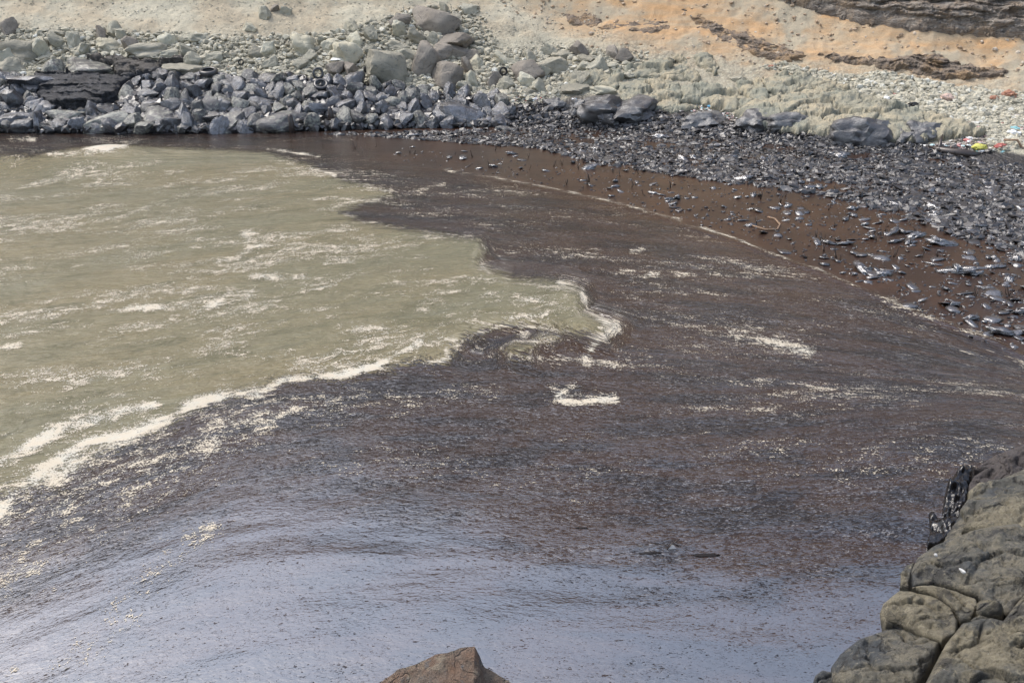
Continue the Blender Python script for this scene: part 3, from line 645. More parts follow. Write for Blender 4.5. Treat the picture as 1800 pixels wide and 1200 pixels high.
for q in PLACED: addp(*q)
for tu, tv in [(561, 132), (561, 142), (567, 160), (645, 128), (663, 130), (885, 132), (372, 139), (425, 114), (674, 143), (783, 159), (532, 147), (515, 230), (584, 212)]:
    q = on_bank(tu, tv)[0]; addp(q[0], q[1], 0.34)
REG_OIL = [(-60, 142), (60, 142), (230, 142), (340, 140), (500, 142), (640, 152), (760, 168), (880, 182), (900, 225), (700, 226), (520, 230), (300, 233), (-60, 233)]
ANCH = [((135, 165), 'black ledge'), ((272, 211), 'notched grey boulder'), ((188, 215), 'long pale-topped boulder'), ((484, 214), 'white-streaked boulder'), ((402, 215), 'rough pale waterline boulder'), ((515, 215), 'first wooden post'),
 ((584, 205), 'second wooden post'), ((563, 150), 'two oiled tyres'), ((405, 144), 'smooth oiled slab'), ((350, 184), 'wide mid-bank boulder'), ((810, 205), 'big arched boulder'), ((697, 204), 'triangular oiled boulder'), ((22, 180), 'upright left-edge boulder'),
 ((674, 142), 'small oil-line tyre'), ((270, 184), 'smooth blue-grey boulder'), ((462, 185), 'slanting oiled slab'), ((846, 182), 'upright rock behind the arch')]
ANCHD = [((533, 76), 'tall cream boulder'), ((605, 93), 'rounded cream boulder'), ((762, 38), 'highest grey-brown boulder'), ((790, 80), 'overhanging brown boulder'), ((688, 122), 'wide green-grey boulder'), ((784, 130), 'red-bottomed boulder'), ((972, 118), 'big tilted boulder'),
 ((928, 124), 'reddish boulder'), ((28, 94), 'large left-edge boulder'), ((186, 80), 'pale round-topped boulder'), ((248, 92), 'long pale green boulder'), ((335, 68), 'low beige boulder'), ((375, 100), 'pointed beige boulder'), ((437, 48), 'pale blocky stone'), ((313, 122), 'wedged grey slab'), ((425, 113), 'small black ring'), ((885, 131), 'upright tyre')]
USED = {}
def near_label(p, r, anch, what, cut, up='uphill of', dn='downhill of'):
    u, v = pix(p[0], p[1], p[2]); best = sorted(anch, key=lambda q: abs(q[0][0] - u) + 1.6 * abs(q[0][1] - v))
    for rank in range(4):
        (au, av), nm = best[rank]; du, dv = u - au, v - av
        if abs(dv) * 2.2 > abs(du): d = up if dv < 0 else dn
        else: d = 'left of' if du < 0 else 'right of'
        for far in ('just ', ''):
            if far and math.hypot(du, dv) > 45: continue
            lb = f"{'large' if r > cut else 'small'} {what} {far}{d} the {nm}"
            if lb not in USED: USED[lb] = 1; return lb
    return lb
def lab_oil(p, r):
    return near_label(p, r, ANCH, 'oily boulder', 0.4)
def lab_oil_old(p, r):
    u, v = pix(p[0], p[1], p[2])
    a = 'large' if r > 0.62 else ('mid-sized' if r > 0.42 else 'small')
    b = 'left of the black ledge' if u < 60 else ('between the black ledge and the tyres' if u < 520 else ('between the tyres and the big arched boulder' if u < 790 else 'at the right end of the boulder bank'))
    c = 'at the waterline' if v > 208 else ('mid-bank' if v > 172 else 'near the bank top')
    return f'{a} oily boulder {c}, {b}'
scatter(REG_OIL, 172, 0.25, 0.52, 1.2, ['oil', 'oil', 'oil', 'oil_dusty'], lab_oil, 'oil-coated boulders heaped along the waterline', 0.42, 0.8, 0.62)
REG_DRY = [(-60, 60), (120, 50), (260, 62), (420, 68), (560, 60), (650, 40), (720, 20), (830, 20), (850, 60), (880, 100), (1000, 85), (1120, 105), (1100, 120), (960, 175), (880, 178), (740, 165), (620, 148), (400, 136), (240, 100), (100, 108), (-60, 136)]
def lab_dry(p, r):
    return near_label(p, r, ANCHD, 'dry boulder', 0.34)
def lab_dry_old(p, r):
    u, v = pix(p[0], p[1], p[2])
    a = 'large' if r > 0.36 else 'small'
    b = 'left of the cream boulder' if u < 520 else ('between the cream boulder and the brown rock pile' if u < 690 else ('among the brown rock pile' if u < 850 else 'right of the brown rock pile'))
    c = 'just above the oil line' if v > 115 else ('in the mid-slope rubble' if v > 75 else 'high on the gravel slope')
    return f'{a} dry boulder {c}, {b}'
scatter(REG_DRY, 56, 0.26, 0.50, 1.8, ['dry', 'dry', 'dry2', 'pale', 'brown'], lab_dry, 'dry boulders on the rubble slope', 0.3, 0.7, 0.7)

# small stones nobody could count, joined
def stones(name, region, n, rmin, rmax, power, mat, label, sub=1, seed=0, lift=0.25, flatten=0.7, jitter=0.25, surface='bank', smooth=False, weight=None, str_=(0.55, 1.35)):
    rs = np.random.RandomState(seed + 900); P = np.array(region, float); u0, v0 = P.min(0); u1, v1 = P.max(0)
    U = rs.uniform(u0, u1, n * 4); Vv = rs.uniform(v0, v1, n * 4); k = inside(U, Vv, region) & ~inside(U, Vv, LEDGE)
    if weight is not None: k &= rs.uniform(size=len(U)) < weight(U, Vv)
    U, Vv = U[k][:n], Vv[k][:n]
    pts = on_bank(U, Vv) if surface == 'bank' else np.stack([*on_z(U, Vv), np.zeros(len(U))], -1)
    D, Fc = ICO[sub]; n = len(pts)
    r = rmin + (rmax - rmin) * rs.uniform(size=n) ** power
    jit = 1 + rs.uniform(-jitter, jitter, (n, len(D)))
    V = D[None] * jit[..., None]
    V = V * rs.uniform(*str_, (n, 1, 3))
    a, b, c = rs.uniform(0, 6.28, (3, n)); ca, sa = np.cos(a), np.sin(a)
    bt = (b - 3.14) * 0.14; cb, sb = np.cos(bt), np.sin(bt)
    V = V * np.array([1, 1, flatten])
    V = np.stack([V[..., 0], V[..., 1] * cb[:, None] - V[..., 2] * sb[:, None], V[..., 1] * sb[:, None] + V[..., 2] * cb[:, None]], -1)
    V = np.stack([V[..., 0] * ca[:, None] - V[..., 1] * sa[:, None], V[..., 0] * sa[:, None] + V[..., 1] * ca[:, None], V[..., 2]], -1)
    V = V * r[:, None, None] + pts[:, None, :]; V[..., 2] += (r * lift)[:, None]
    FF = (Fc[None] + (np.arange(n) * len(D))[:, None, None]).reshape(-1, 3)
    me = mesh_np(name, V.reshape(-1, 3), FF, mat, smooth)
    attr(me, 'tone', np.repeat(rs.uniform(size=n), len(D)))
    return tag(link(name, me), label, None, None, 'stuff')
def chunks(name, region, n, rmin, rmax, power, mat, label, seed, lift=0.35, flat=0.8, sub=2, overlap=0.6):
    rs = np.random.RandomState(seed); P = np.array(region, float); u0, v0 = P.min(0); u1, v1 = P.max(0)
    U = rs.uniform(u0, u1, n * 8); Vv = rs.uniform(v0, v1, n * 8); k = inside(U, Vv, region) & ~inside(U, Vv, LEDGE); pts = on_bank(U[k], Vv[k])
    rr = np.sort(rmin + (rmax - rmin) * rs.uniform(size=len(pts)) ** power)[::-1]; sel = []
    for p, r in zip(pts, rr):
        if len(sel) >= n: break
        Q = PL_arr[:PL_n[0]]
        if ((Q[:, 0] - p[0]) ** 2 + (Q[:, 1] - p[1]) ** 2 < ((Q[:, 2] + r) * overlap) ** 2).any(): continue
        addp(p[0], p[1], r); sel.append((p, r))
    geo = [rock_geo(seed * 7 + i, sub, 11, 40, 0.09, 0.45) for i in range(14)]; Vs, Fs, Ts = [], [], []; o = 0
    for p, r in sel:
        V, Fc = geo[rs.randint(14)]; e = Euler(rs.uniform(0, 6.28, 3)).to_matrix(); e = np.array(e)
        V = (V * rs.uniform(0.75, 1.35, 3)) @ e.T * np.array([1, 1, flat]) * r + np.array([p[0], p[1], p[2] + r * lift])
        Vs.append(V); Fs.append(Fc + o); o += len(V); Ts.append(np.full(len(V), rs.uniform()))
    me = mesh_np(name, np.vstack(Vs), np.vstack(Fs), mat); attr(me, 'tone', np.concatenate(Ts)); auto_flat(me, 30)
    return tag(link(name, me), label, None, None, 'stuff')
def tone_mat(name, ramp, rough=0.85, ior=1.5, bumpn=True):
    t = NT(name); tn = t.attr('tone'); cr = t.n('ValToRGB', Fac=tn); el = cr.color_ramp.elements
    el[0].position = ramp[0][0]; el[0].color = (*ramp[0][1], 1); el[1].position = ramp[-1][0]; el[1].color = (*ramp[-1][1], 1)
    for p_, c_ in ramp[1:-1]:
        e = el.new(p_); e.color = (*c_, 1)
    pos = t.n('NewGeometry').outputs['Position']; nn = t.noise(pos, 12, 4, 0.7)
    c = t.n('HueSaturation', Color=cr, Value=t.rng(nn, 0.3, 0.7, 0.75, 1.25))
    return t.done(t.bsdf(Base__Color=c, Roughness=rough, IOR=ior, Normal=t.bump(nn, 0.4, 0.05)))
M['rubble'] = tone_mat('rubble', [(0, (0.22, 0.21, 0.165)), (0.3, (0.32, 0.30, 0.235)), (0.65, (0.40, 0.37, 0.285)), (0.9, (0.40, 0.38, 0.30)), (1, (0.5, 0.5, 0.45))])
M['oil_rubble'] = tone_mat('oiled_rubble', [(0, (0.010, 0.009, 0.009)), (0.7, (0.02, 0.018, 0.018)), (1, (0.06, 0.06, 0.055))], 0.32, 1.8)
M['tarlitter'] = tone_mat('tar_litter', [(0, (0.008, 0.007, 0.007)), (0.6, (0.016, 0.014, 0.014)), (0.85, (0.035, 0.032, 0.032)), (1, (0.10, 0.095, 0.09))], 0.42, 1.8)
chunks('oiled_stones', REG_OIL, 2100, 0.10, 0.31, 1.6, M['oil_rubble'], 'mid-sized oil-coated rocks heaped between the larger boulders', 61, 0.5, 0.85, 2, 0.5)
chunks('dry_stones', REG_DRY, 1500, 0.08, 0.25, 2.2, M['rubble'], 'angular dry rocks strewn between the larger boulders of the slope', 62, 0.3, 0.7, 2, 0.6)
stones('oiled_rubble', REG_OIL, 5200, 0.10, 0.36, 2.2, M['oil_rubble'], 'small oil-blackened stones filling the gaps between the boulders', 1, 1, 0.4, 0.8)
REG_RUB = [(-80, 50), (200, 52), (420, 62), (560, 60), (650, 45), (720, 12), (840, 12), (880, 85), (1000, 80), (1150, 95), (1110, 128), (980, 130), (990, 185), (880, 180), (740, 168), (620, 152), (400, 142), (200, 142), (-80, 142)]
stones('rubble', REG_RUB, 7000, 0.04, 0.19, 2.4, M['rubble'], 'loose grey-beige rubble covering the foot of the slope', 1, 2)
stones('gravel', [(-80, -10), (900, -10), (1100, 70), (1200, 110), (1100, 140), (980, 180), (870, 180), (600, 150), (-80, 145)], 5500, 0.02, 0.07, 1.6, M['rubble'], 'fine gravel strewn over the talus slope', 1, 3, 0.05, 0.45, weight=lambda a, b: 0.25 + 1.4 * np.clip(fbm(a / 40.0, b / 14.0, 3.0, 4) + 0.2, 0, 1))
REG_RG = [(1480, 135), (1560, 128), (1660, 150), (1810, 165), (1860, 290), (1740, 265), (1730, 235), (1600, 205), (1500, 170), (1400, 130), (1330, 120), (1380, 112)]
stones('shingle', REG_RG, 7000, 0.05, 0.22, 2.4, M['rubble'], 'grey shingle behind the pale bedrock on the right', 1, 4)

M['clods'] = tone_mat('clay_clods', [(0, (0.30, 0.23, 0.16)), (0.5, (0.40, 0.29, 0.19)), (1, (0.42, 0.37, 0.30))])
stones('clay_clods', [(850, -10), (1850, -10), (1850, 170), (1600, 150), (1450, 125), (1250, 110), (1000, 80)], 1800, 0.02, 0.15, 3.5, M['clods'], 'small clods and stones scattered over the orange clay slope', 1, 6)
# ------------------------------------------------------------------ rock bodies whose outline was surveyed
def cells(x, y, seed):
    xi, yi = np.floor(x).astype(np.int64), np.floor(y).astype(np.int64)
    f1 = np.full(np.shape(x), 9.0); f2 = f1.copy(); h = np.zeros_like(f1)
    for a in (-1, 0, 1):
        for b in (-1, 0, 1):
            k = _h(xi + a, yi + b, np.zeros_like(xi) + seed)
            px_ = xi + a + 0.1 + 0.8 * (k & 1023) / 1023; py_ = yi + b + 0.1 + 0.8 * ((k >> 10) & 1023) / 1023
            dx, dy = x - px_, y - py_; d = np.sqrt(dx * dx + dy * dy)
            k2 = _h(xi + a, yi + b, np.zeros_like(xi) + seed + 77)
            hh = ((k2 & 1023) / 1023 - 0.5) + dx * (((k2 >> 10) & 1023) / 511 - 1) + dy * (((k2 >> 20) & 1023) / 511 - 1)
            nw = d < f1; f2 = np.where(nw, f1, np.minimum(f2, d)); h = np.where(nw, hh, h); f1 = np.where(nw, d, f1)
    return h, f2 - f1
def body(name, poly, mat, surf, bulge, edge, label, cat, step=2.0, skirt=(0.0, 0.5, -1.0), drop=1.0, rough=0.05, freq=1.4, ns=0, strata=0.0, ridge=0.0, cell=None, normal=(0, -0.35, 0.93), lean=None, lump=0.0, ragged=0.0):
    P = np.array(poly, float); pad = step * 5
    U, Vv = np.meshgrid(np.arange(P[:, 0].min() - pad, P[:, 0].max() + pad + step, step), np.arange(P[:, 1].min() - pad, P[:, 1].max() + pad + step, step))
    wz = (3.5 if strata else 1.0) * step
    d, bx, by = sdf(U, Vv, poly)
    if ragged: d = d + ragged * 4.0 * fbm(U / 16.0, Vv / 8.0, ns + 2.0, 4)
    if strata: d = d + wz * 2.2 * fbm(U / 22.0, Vv / 6.0, ns + 2.0, 4)
    keep = d > -step * 3.2
    ins = d >= 0; QU = np.where(ins, U, bx); QV = np.where(ins, Vv, by)
    S = surf(QU, QV)
    dist = np.sqrt(S[..., 0] ** 2 + S[..., 1] ** 2 + (CAMZ - S[..., 2]) ** 2); dw = np.maximum(d, 0) * dist / FPX
    k = 1 - np.clip(dw / edge, 0, 1); dome = bulge * np.clip(1 - k ** 2.6, 0, 1) ** 0.42
    nrm = np.array(normal) / np.linalg.norm(normal)
    V = S + nrm * dome[..., None]
    fo = fbm(V[..., 0] * freq + ns, V[..., 1] * freq, V[..., 2] * freq, 6, 0.60)
    amp = rough * np.clip(dw / (edge * 0.5), 0.15, 1)
    if lump: fo = fo + lump * fbm(V[..., 0] * 0.5 * freq + ns, V[..., 1] * 0.5 * freq, V[..., 2] * 0.5 * freq + 8, 2)
    V = V + nrm * (amp * fo * 2)[..., None]
    if cell:
        amp_, sc1, sc2 = cell
        wx = 0.35 * fbm(V[..., 0] * 1.5, V[..., 1] * 1.5, ns + 4.0, 3)
        h1, e1 = cells((V[..., 0] + wx) / sc1, (V[..., 1] + V[..., 2] * 0.6 + wx) / (sc1 * 0.7), ns_i := int(ns) + 3); h2, e2 = cells((V[..., 0] + wx) / sc2 + 5, (V[..., 1] + V[..., 2] + wx) / (sc2 * 0.7), ns_i + 9)
        V = V + nrm * (amp_ * (h1 - 0.8 * sstep(0.10, 0, e1) + 0.38 * h2 - 0.22 * sstep(0.12, 0, e2)) * np.clip(dw / (edge * 0.5), 0.1, 1))[..., None]
    if ridge:
        rd = np.abs(fbm(V[..., 0] * 1.1 + ns * 3, V[..., 1] * 1.1, V[..., 2] * 1.1, 3)); cr = sstep(0.05, 0.0, np.abs(fbm(V[..., 0] * 1.7 + ns, V[..., 1] * 1.7 + 9, V[..., 2] * 1.7, 3)))
        V = V + nrm * (-ridge * (rd * 1.2 + 0.22 * cr) * np.clip(dw / (edge * 0.5), 0.2, 1))[..., None]
    if strata:
        zz = V[..., 2] + 0.25 * V[..., 0] * 0.2 + 0.5 * fbm(V[..., 0] * 0.35, V[..., 1] * 0.2, 3.0, 3)
        L = np.tanh(5 * fbm(V[..., 0] * 0.10 + ns, 3.0, zz * 1.7, 4, 0.75)); L2 = fbm(V[..., 0] * 0.9, V[..., 1] * 0.9, zz * 3.5, 4, 0.65)
        V = V + np.array([0, -1, 0.1]) * (strata * (0.75 * L + 1.5 * L2) * np.clip(dw / (edge * 0.4), 0, 1))[..., None]
    out = np.clip(-d, 0, None) / (step * 3.2)
    sk = np.array(skirt)
    V = V + sk * (out * drop)[..., None]
    nr, nc = U.shape; Fq = grid_faces(nr, nc)[:, ::-1]; kf = keep.ravel()[Fq].all(1)
    V2, F2, _ = prune(V.reshape(-1, 3), Fq[kf], [])
    me = mesh_np(name, V2, F2, mat)
    return tag(link(name, me), label, cat)
bank_s = lambda U, Vv: on_bank(U.ravel(), Vv.ravel()).reshape(*U.shape, 3)
body('black_rock_ledge', [(62, 140), (75, 136), (120, 138), (205, 142), (280, 128), (300, 136), (240, 142), (215, 160), (208, 178), (180, 190), (140, 197), (95, 198), (78, 190), (66, 165)], M['ledge'], bank_s, 0.6, 0.5, 'black layered rock ledge with a deep dark face on the left', 'rock ledge', 1.2, rough=0.06, strata=0.16)
body('grey_rock_ledge', [(155, 108), (175, 104), (215, 108), (280, 112), (340, 104), (345, 110), (290, 118), (272, 136), (240, 137), (205, 134), (200, 118), (170, 113)], M['greyledge'], bank_s, 0.45, 0.4, 'rough brown-grey ledge above the black one', 'rock ledge', 1.5, rough=0.08, strata=0.12)
OUT = [
 ([(1290, 205), (1325, 184), (1370, 176), (1420, 166), (1500, 170), (1560, 186), (1610, 200), (1660, 212), (1700, 226), (1738, 240), (1670, 246), (1600, 252), (1500, 250), (1420, 240), (1320, 230)], 0.75, 1.3, 'long pale green bedrock hump behind the oiled boulders'),
 ([(1338, 142), (1372, 132), (1420, 140), (1462, 148), (1494, 160), (1492, 168), (1430, 172), (1370, 174), (1345, 160)], 0.4, 0.5, 'cracked dark grey-green outcrop above the pale bedrock hump'),
 ([(1292, 146), (1336, 142), (1344, 160), (1366, 176), (1326, 182), (1300, 166)], 0.3, 0.4, 'low grey rock left of the cracked outcrop'),
 ([(1190, 160), (1230, 148), (1288, 160), (1322, 184), (1300, 200), (1262, 196), (1230, 185), (1200, 182)], 0.35, 0.7, 'smooth pale bedrock slab left of the long hump'),
 ([(1085, 150), (1130, 140), (1190, 146), (1200, 165), (1198, 185), (1232, 192), (1180, 200), (1130, 190), (1092, 178)], 0.3, 0.7, 'yellowish bedrock slab above the humped oiled rock'),
 ([(1100, 118), (1150, 108), (1200, 112), (1232, 136), (1228, 147), (1186, 142), (1130, 138), (1095, 134)], 0.3, 0.6, 'tan bedrock slab with a curved crack below the sand'),
 ([(985, 135), (1030, 122), (1090, 122), (1096, 140), (1082, 160), (1040, 150), (1000, 158)], 0.3, 0.5, 'pale bedrock shelf right of the big tilted boulder'),
 ([(1216, 100), (1240, 98), (1264, 118), (1258, 132), (1238, 128), (1222, 114)], 0.28, 0.3, 'small green-grey outcrop poking through the sand'),
 ([(1176, 98), (1200, 100), (1222, 124), (1216, 130), (1190, 112)], 0.22, 0.25, 'narrow green-grey rock rib in the sand'),
]
for i, (p, bl, ed, lb) in enumerate(OUT):
    body('bedrock_outcrop', p, M['bed'], bank_s, bl, ed, lb, 'bedrock', 1.5, rough=0.07, freq=1.4, ns=i * 7.0, drop=0.8, lump=1.2, ragged=2.2, ridge=0.06, cell=(0.26, 1.9, 0.75))
STR = [
 ([(1335, -8), (1400, 10), (1450, 28), (1520, 46), (1600, 55), (1660, 62), (1740, 66), (1830, 74), (1830, -40), (1500, -40)], 0.7, 1.5, 0.26, 'thick dark layered rock band across the top right of the cliff'),
 ([(1200, 18), (1225, 26), (1280, 52), (1330, 64), (1352, 78), (1400, 88), (1420, 100), (1390, 112), (1340, 104), (1300, 88), (1260, 66), (1222, 44)], 0.16, 0.6, 0.12, 'brown layered rock rib slanting down through the orange clay'),
 ([(1440, 98), (1500, 103), (1560, 108), (1600, 100), (1650, 102), (1690, 118), (1790, 128), (1760, 134), (1700, 143), (1640, 140), (1590, 128), (1530, 118), (1470, 112)], 0.30, 0.6, 0.24, 'dark eroded layered ledge under the orange clay bank'),
 ([(990, 30), (1040, 24), (1058, 40), (1040, 48), (1000, 42)], 0.08, 0.3, 0.05, 'grey layered patch of rock in the sandy slope top centre'),
 ([(1040, 52), (1060, 44), (1090, 42), (1180, 40), (1180, 54), (1140, 62), (1100, 50)], 0.08, 0.3, 0.06, 'grey and dark layered rock patch right of centre in the sand'),
]
for i, (p, bl, ed, stt, lb) in enumerate(STR):
    body('layered_rock_ledge', p, M['strata2' if i == 0 else 'strata'], bank_s, bl, ed, lb, 'rock ledge', 1.3, rough=0.10, freq=1.6, ns=40 + i * 5, strata=stt, drop=0.6)

# ------------------------------------------------------------------ foreground rocks
def plane_s(x0, y0, z0, a, b):
    def f(U, Vv):
        dx, dy, dz = ray(U, Vv)         # z = z0 + a(x-x0) + b(y-y0)
        tt_ = (z0 - a * x0 - b * y0 - CAMZ) / (dz - a * dx - b * dy)
        return np.stack([dx * tt_, dy * tt_, CAMZ + dz * tt_], -1)
    return f
sk = (0.40, 0.42, -1.0)
def fg(poly, mat, z0, a, b, bulge, edge, label, ns=0, rough=0.045, step=2.0, drop=2.6, lump=1.0, normal=(-0.25, -0.3, 0.9), freq=3.2):
    return body('shore_rock', poly, mat, plane_s(5.0, 10.0, z0, a, b), bulge, edge, label, 'rock', step, sk, drop, rough, freq, ns, 0.0, 0.10, (0.065, 0.75, 0.28), normal, lump=lump)
fg([(1600, 1010), (1612, 985), (1640, 966), (1680, 950), (1720, 935), (1790, 925), (1830, 960), (1810, 1040), (1778, 1090), (1740, 1078), (1718, 1052), (1680, 1040), (1640, 1030), (1606, 1035)], M['near2'], 2.3, 0.30, -0.10, 0.20, 0.22, 'big grey shore rock with a white bird dropping', 1)
fg([(1545, 1085), (1552, 1066), (1580, 1042), (1606, 1044), (1640, 1052), (1672, 1072), (1684, 1096), (1680, 1120), (1655, 1134), (1620, 1122), (1580, 1102), (1556, 1106)], M['near'], 2.3, 0.28, -0.10, 0.16, 0.18, 'rounded shore rock overhanging the slick with a dark underside', 2)
fg([(1596, 1036), (1640, 1032), (1680, 1042), (1716, 1056), (1720, 1072), (1706, 1094), (1688, 1092), (1672, 1070), (1642, 1050)], M['near'], 2.36, 0.28, -0.10, 0.13, 0.14, 'wedge of tan rock between the two rounded shore rocks', 3)
fg([(1460, 1178), (1476, 1156), (1510, 1130), (1560, 1110), (1584, 1104), (1622, 1124), (1654, 1138), (1640, 1170), (1610, 1215), (1490, 1225), (1462, 1205)], M['near2'], 2.2, 0.28, -0.10, 0.22, 0.22, 'large mottled shore rock lowest on the right', 4)
fg([(1616, 1225), (1640, 1178), (1660, 1140), (1690, 1102), (1712, 1096), (1740, 1090), (1762, 1096), (1790, 1060), (1850, 1000), (1900, 1240)], M['near'], 2.5, 0.30, -0.08, 0.20, 0.25, 'broad olive slab filling the lower right corner', 5, lump=1.4)
fg([(1716, 1062), (1738, 1056), (1764, 1070), (1760, 1082), (1724, 1086), (1714, 1080)], M['near'], 2.46, 0.28, -0.1, 0.09, 0.09, 'small rounded stone wedged between the shore rocks', 6)
fg([(1704, 1094), (1722, 1084), (1744, 1086), (1736, 1094), (1712, 1100)], M['near'], 2.42, 0.28, -0.1, 0.06, 0.06, 'small flat chip of rock under the wedged stone', 7)
fg([(1686, 900), (1700, 882), (1740, 880), (1800, 868), (1850, 862), (1850, 965), (1790, 936), (1720, 938), (1690, 936), (1700, 918)], M['near'], 2.1, 0.30, -0.12, 0.16, 0.22, 'knobbly tan shore rock above the big grey one', 8, 0.05)
fg([(1702, 880), (1700, 868), (1720, 852), (1800, 838), (1850, 830), (1850, 870), (1790, 872), (1740, 884)], M['near'], 2.0, 0.30, -0.12, 0.12, 0.16, 'tan rock strip touching the oil-stained slab', 9, 0.05)
fg([(1704, 876), (1702, 856), (1712, 838), (1750, 818), (1850, 780), (1850, 838), (1800, 842), (1740, 852), (1716, 866)], M['stain'], 1.5, 0.30, -0.12, 0.14, 0.16, 'oil-stained slab at the top of the near shore rocks', 10, 0.09)
fg([(1712, 826), (1740, 808), (1780, 792), (1850, 764), (1850, 790), (1740, 826)], M['stain'], 1.2, 0.30, -0.12, 0.1, 0.12, 'farthest oil-stained ledge on the right edge', 11)
fg([(1654, 915), (1658, 882), (1664, 858), (1684, 832), (1716, 824), (1708, 846), (1704, 872), (1700, 895), (1690, 922), (1668, 932)], M['wettar'], 1.35, 0.1, -0.1, 0.2, 0.14, 'black tar-coated rock face dropping to the slick', 12, 0.10, 2.0)
fg([(1628, 962), (1634, 936), (1632, 904), (1642, 903), (1650, 916), (1664, 912), (1688, 898), (1690, 924), (1672, 944), (1650, 962)], M['wettar'], 1.5, 0.1, -0.1, 0.16, 0.14, 'glossy black tar-covered rock with a small upright knob', 13, 0.06, 2.0)
fg([(1581, 1034), (1582, 1010), (1592, 996), (1608, 990), (1600, 1012), (1598, 1036)], M['near'], 2.0, 0.2, -0.1, 0.08, 0.09, 'narrow tan rock sliver left of the big grey rock', 14)
fg([(1425, 1215), (1432, 1192), (1446, 1182), (1464, 1184), (1476, 1215)], M['near2'], 2.0, 0.2, -0.1, 0.1, 0.1, 'small dark rock tip at the bottom left of the shore rocks', 15)
# dark rock mass under the blocks
Pb = [(1480, 1225), (1560, 1125), (1590, 1060), (1630, 1010), (1660, 945), (1690, 900), (1720, 860), (1860, 800), (1900, 1240)]
body('rock_mass', Pb, M['near2'], plane_s(5, 10, 1.95, 0.28, -0.11), 0.1, 0.2, 'dark rock mass seen in the cracks beneath the shore rocks', 'rock', 4.0, (0.5, 0.5, -1.0), 3.0, 0.03)
# bird droppings on the big grey rock
def splat(u, v, z0, r, label, stretch=1.6):
    Pp = plane_s(5.0, 10.0, z0, 0.30, -0.10)(np.array([u]), np.array([v]))[0]
    V, Fc = ICO[2]; rs = np.random.RandomState(int(u)); V = V * (1 + rs.uniform(-0.25, 0.25, (len(V), 1))) * np.array([r, r * stretch, 0.02])
    me = mesh_np('bird_dropping', V, Fc, M['grey']); o = link('bird_dropping', me, None, Pp, (0, R(-15), 0.3)); tag(o, label, 'bird dropping')
splat(1692, 1003, 2.55, 0.02, 'long white bird dropping on the big grey shore rock', 2.6)
splat(1645, 975, 2.55, 0.018, 'white bird dropping at the top left of the big grey shore rock', 1.2)
# ------------------------------------------------------------------ rock at the bottom edge
sil = [(560, 1250), (620, 1226), (665, 1200), (700, 1178), (735, 1164), (765, 1150), (800, 1143), (835, 1135), (842, 1148), (850, 1168), (870, 1182), (892, 1194), (930, 1215), (980, 1250)]
D0 = 6.0
sx = [];
for (u, v) in sil:
    dx, dy, dz = ray(u, v); k_ = D0 / dy; sx.append((dx * k_, CAMZ + dz * k_))
sx = np.array(sx)
gx = np.linspace(sx[0, 0], sx[-1, 0], 150); crest = np.interp(gx, sx[:, 0], sx[:, 1])
gt = np.concatenate([np.linspace(-1.0, 0, 18), np.linspace(0.02, 1.1, 70)])
GX, GT = np.meshgrid(gx, gt); CR = np.repeat(crest[None], len(gt), 0)
GY = D0 - np.where(GT > 0, GT, GT * 0.12)
GZ = np.where(GT > 0, CR - 0.42 * GT - 0.25 * GT ** 2, CR + GT * 2.4)
nz = fbm(GX * 5, GY * 5, GZ * 5, 5, 0.55)
GZ = GZ + nz * 0.055 * np.clip(GT * 12, 0, 1); GY = GY + fbm(GX * 7, GZ * 7, 3.0, 3) * 0.03
facet = np.abs(fbm(GX * 2.6 + 4, GY * 2.6, 2.0, 2)); GZ -= facet * 0.10 * np.clip(GT * 6, 0, 1)
me = mesh_np('peaked_rock', np.stack([GX, GY, GZ], -1).reshape(-1, 3), grid_faces(len(gt), len(gx)), M['warm']); auto_flat(me, 40)
tag(link('peaked_rock', me), 'brown and grey peaked rock poking in at the bottom centre', 'rock')

# ------------------------------------------------------------------ debris floating on the mousse
DEB = [(560, 236), (760, 232), (900, 225), (960, 195), (1150, 205), (1300, 226), (1480, 246), (1620, 262), (1850, 280), (1850, 470), (1700, 425), (1600, 385), (1450, 345), (1250, 318), (1050, 290), (950, 262), (760, 248)]
def debw(U, Vv):
    lim = np.interp(U, [560, 760, 900, 1050, 1250, 1450, 1600, 1850], [242, 242, 250, 278, 300, 318, 350, 430])
    g = np.clip(0.95 - (Vv - lim) / 55.0, 0.07, 1); x, y = on_z(U, Vv)
    return np.clip(g * (0.65 + 1.3 * fbm(x * 0.45, y * 0.35, 8.0, 3)), 0.01, 1)
stones('floating_litter', DEB, 30000, 0.03, 0.15, 2.0, M['tarlitter'], 'oil-soaked litter and twigs packed along the beach edge', 1, 21, 0.12, 0.55, 0.45, 'water', weight=debw, str_=(0.2, 1.9))
stones('beach_litter', [(870, 184), (960, 184), (1150, 195), (1300, 222), (1480, 238), (1610, 256), (1700, 258), (1850, 278), (1850, 300), (1500, 270), (1300, 250), (1000, 228), (880, 226)], 8000, 0.04, 0.16, 2.0, M['tarlitter'], 'oil-blackened litter lying on the beach below the bedrock', 1, 22, 0.3, 0.6, 0.45, str_=(0.2, 1.9))
stones('tar_speckle', [(600, 250), (1000, 290), (1250, 320), (1450, 345), (1850, 440), (1850, 650), (1700, 590), (1500, 490), (1300, 415), (1000, 330), (700, 285)], 2600, 0.015, 0.07, 2.0, M['tarlitter'], 'scattered tar lumps on the smooth brown oil', 1, 23, 0.2, 0.5, 0.3, 'water')
stones('floating_slabs', DEB, 1700, 0.07, 0.24, 2.0, M['tarlitter'], 'larger flat oil-soaked scraps lying in the litter', 2, 27, 0.15, 0.35, 0.35, 'water', False, weight=debw, str_=(0.35, 1.8))
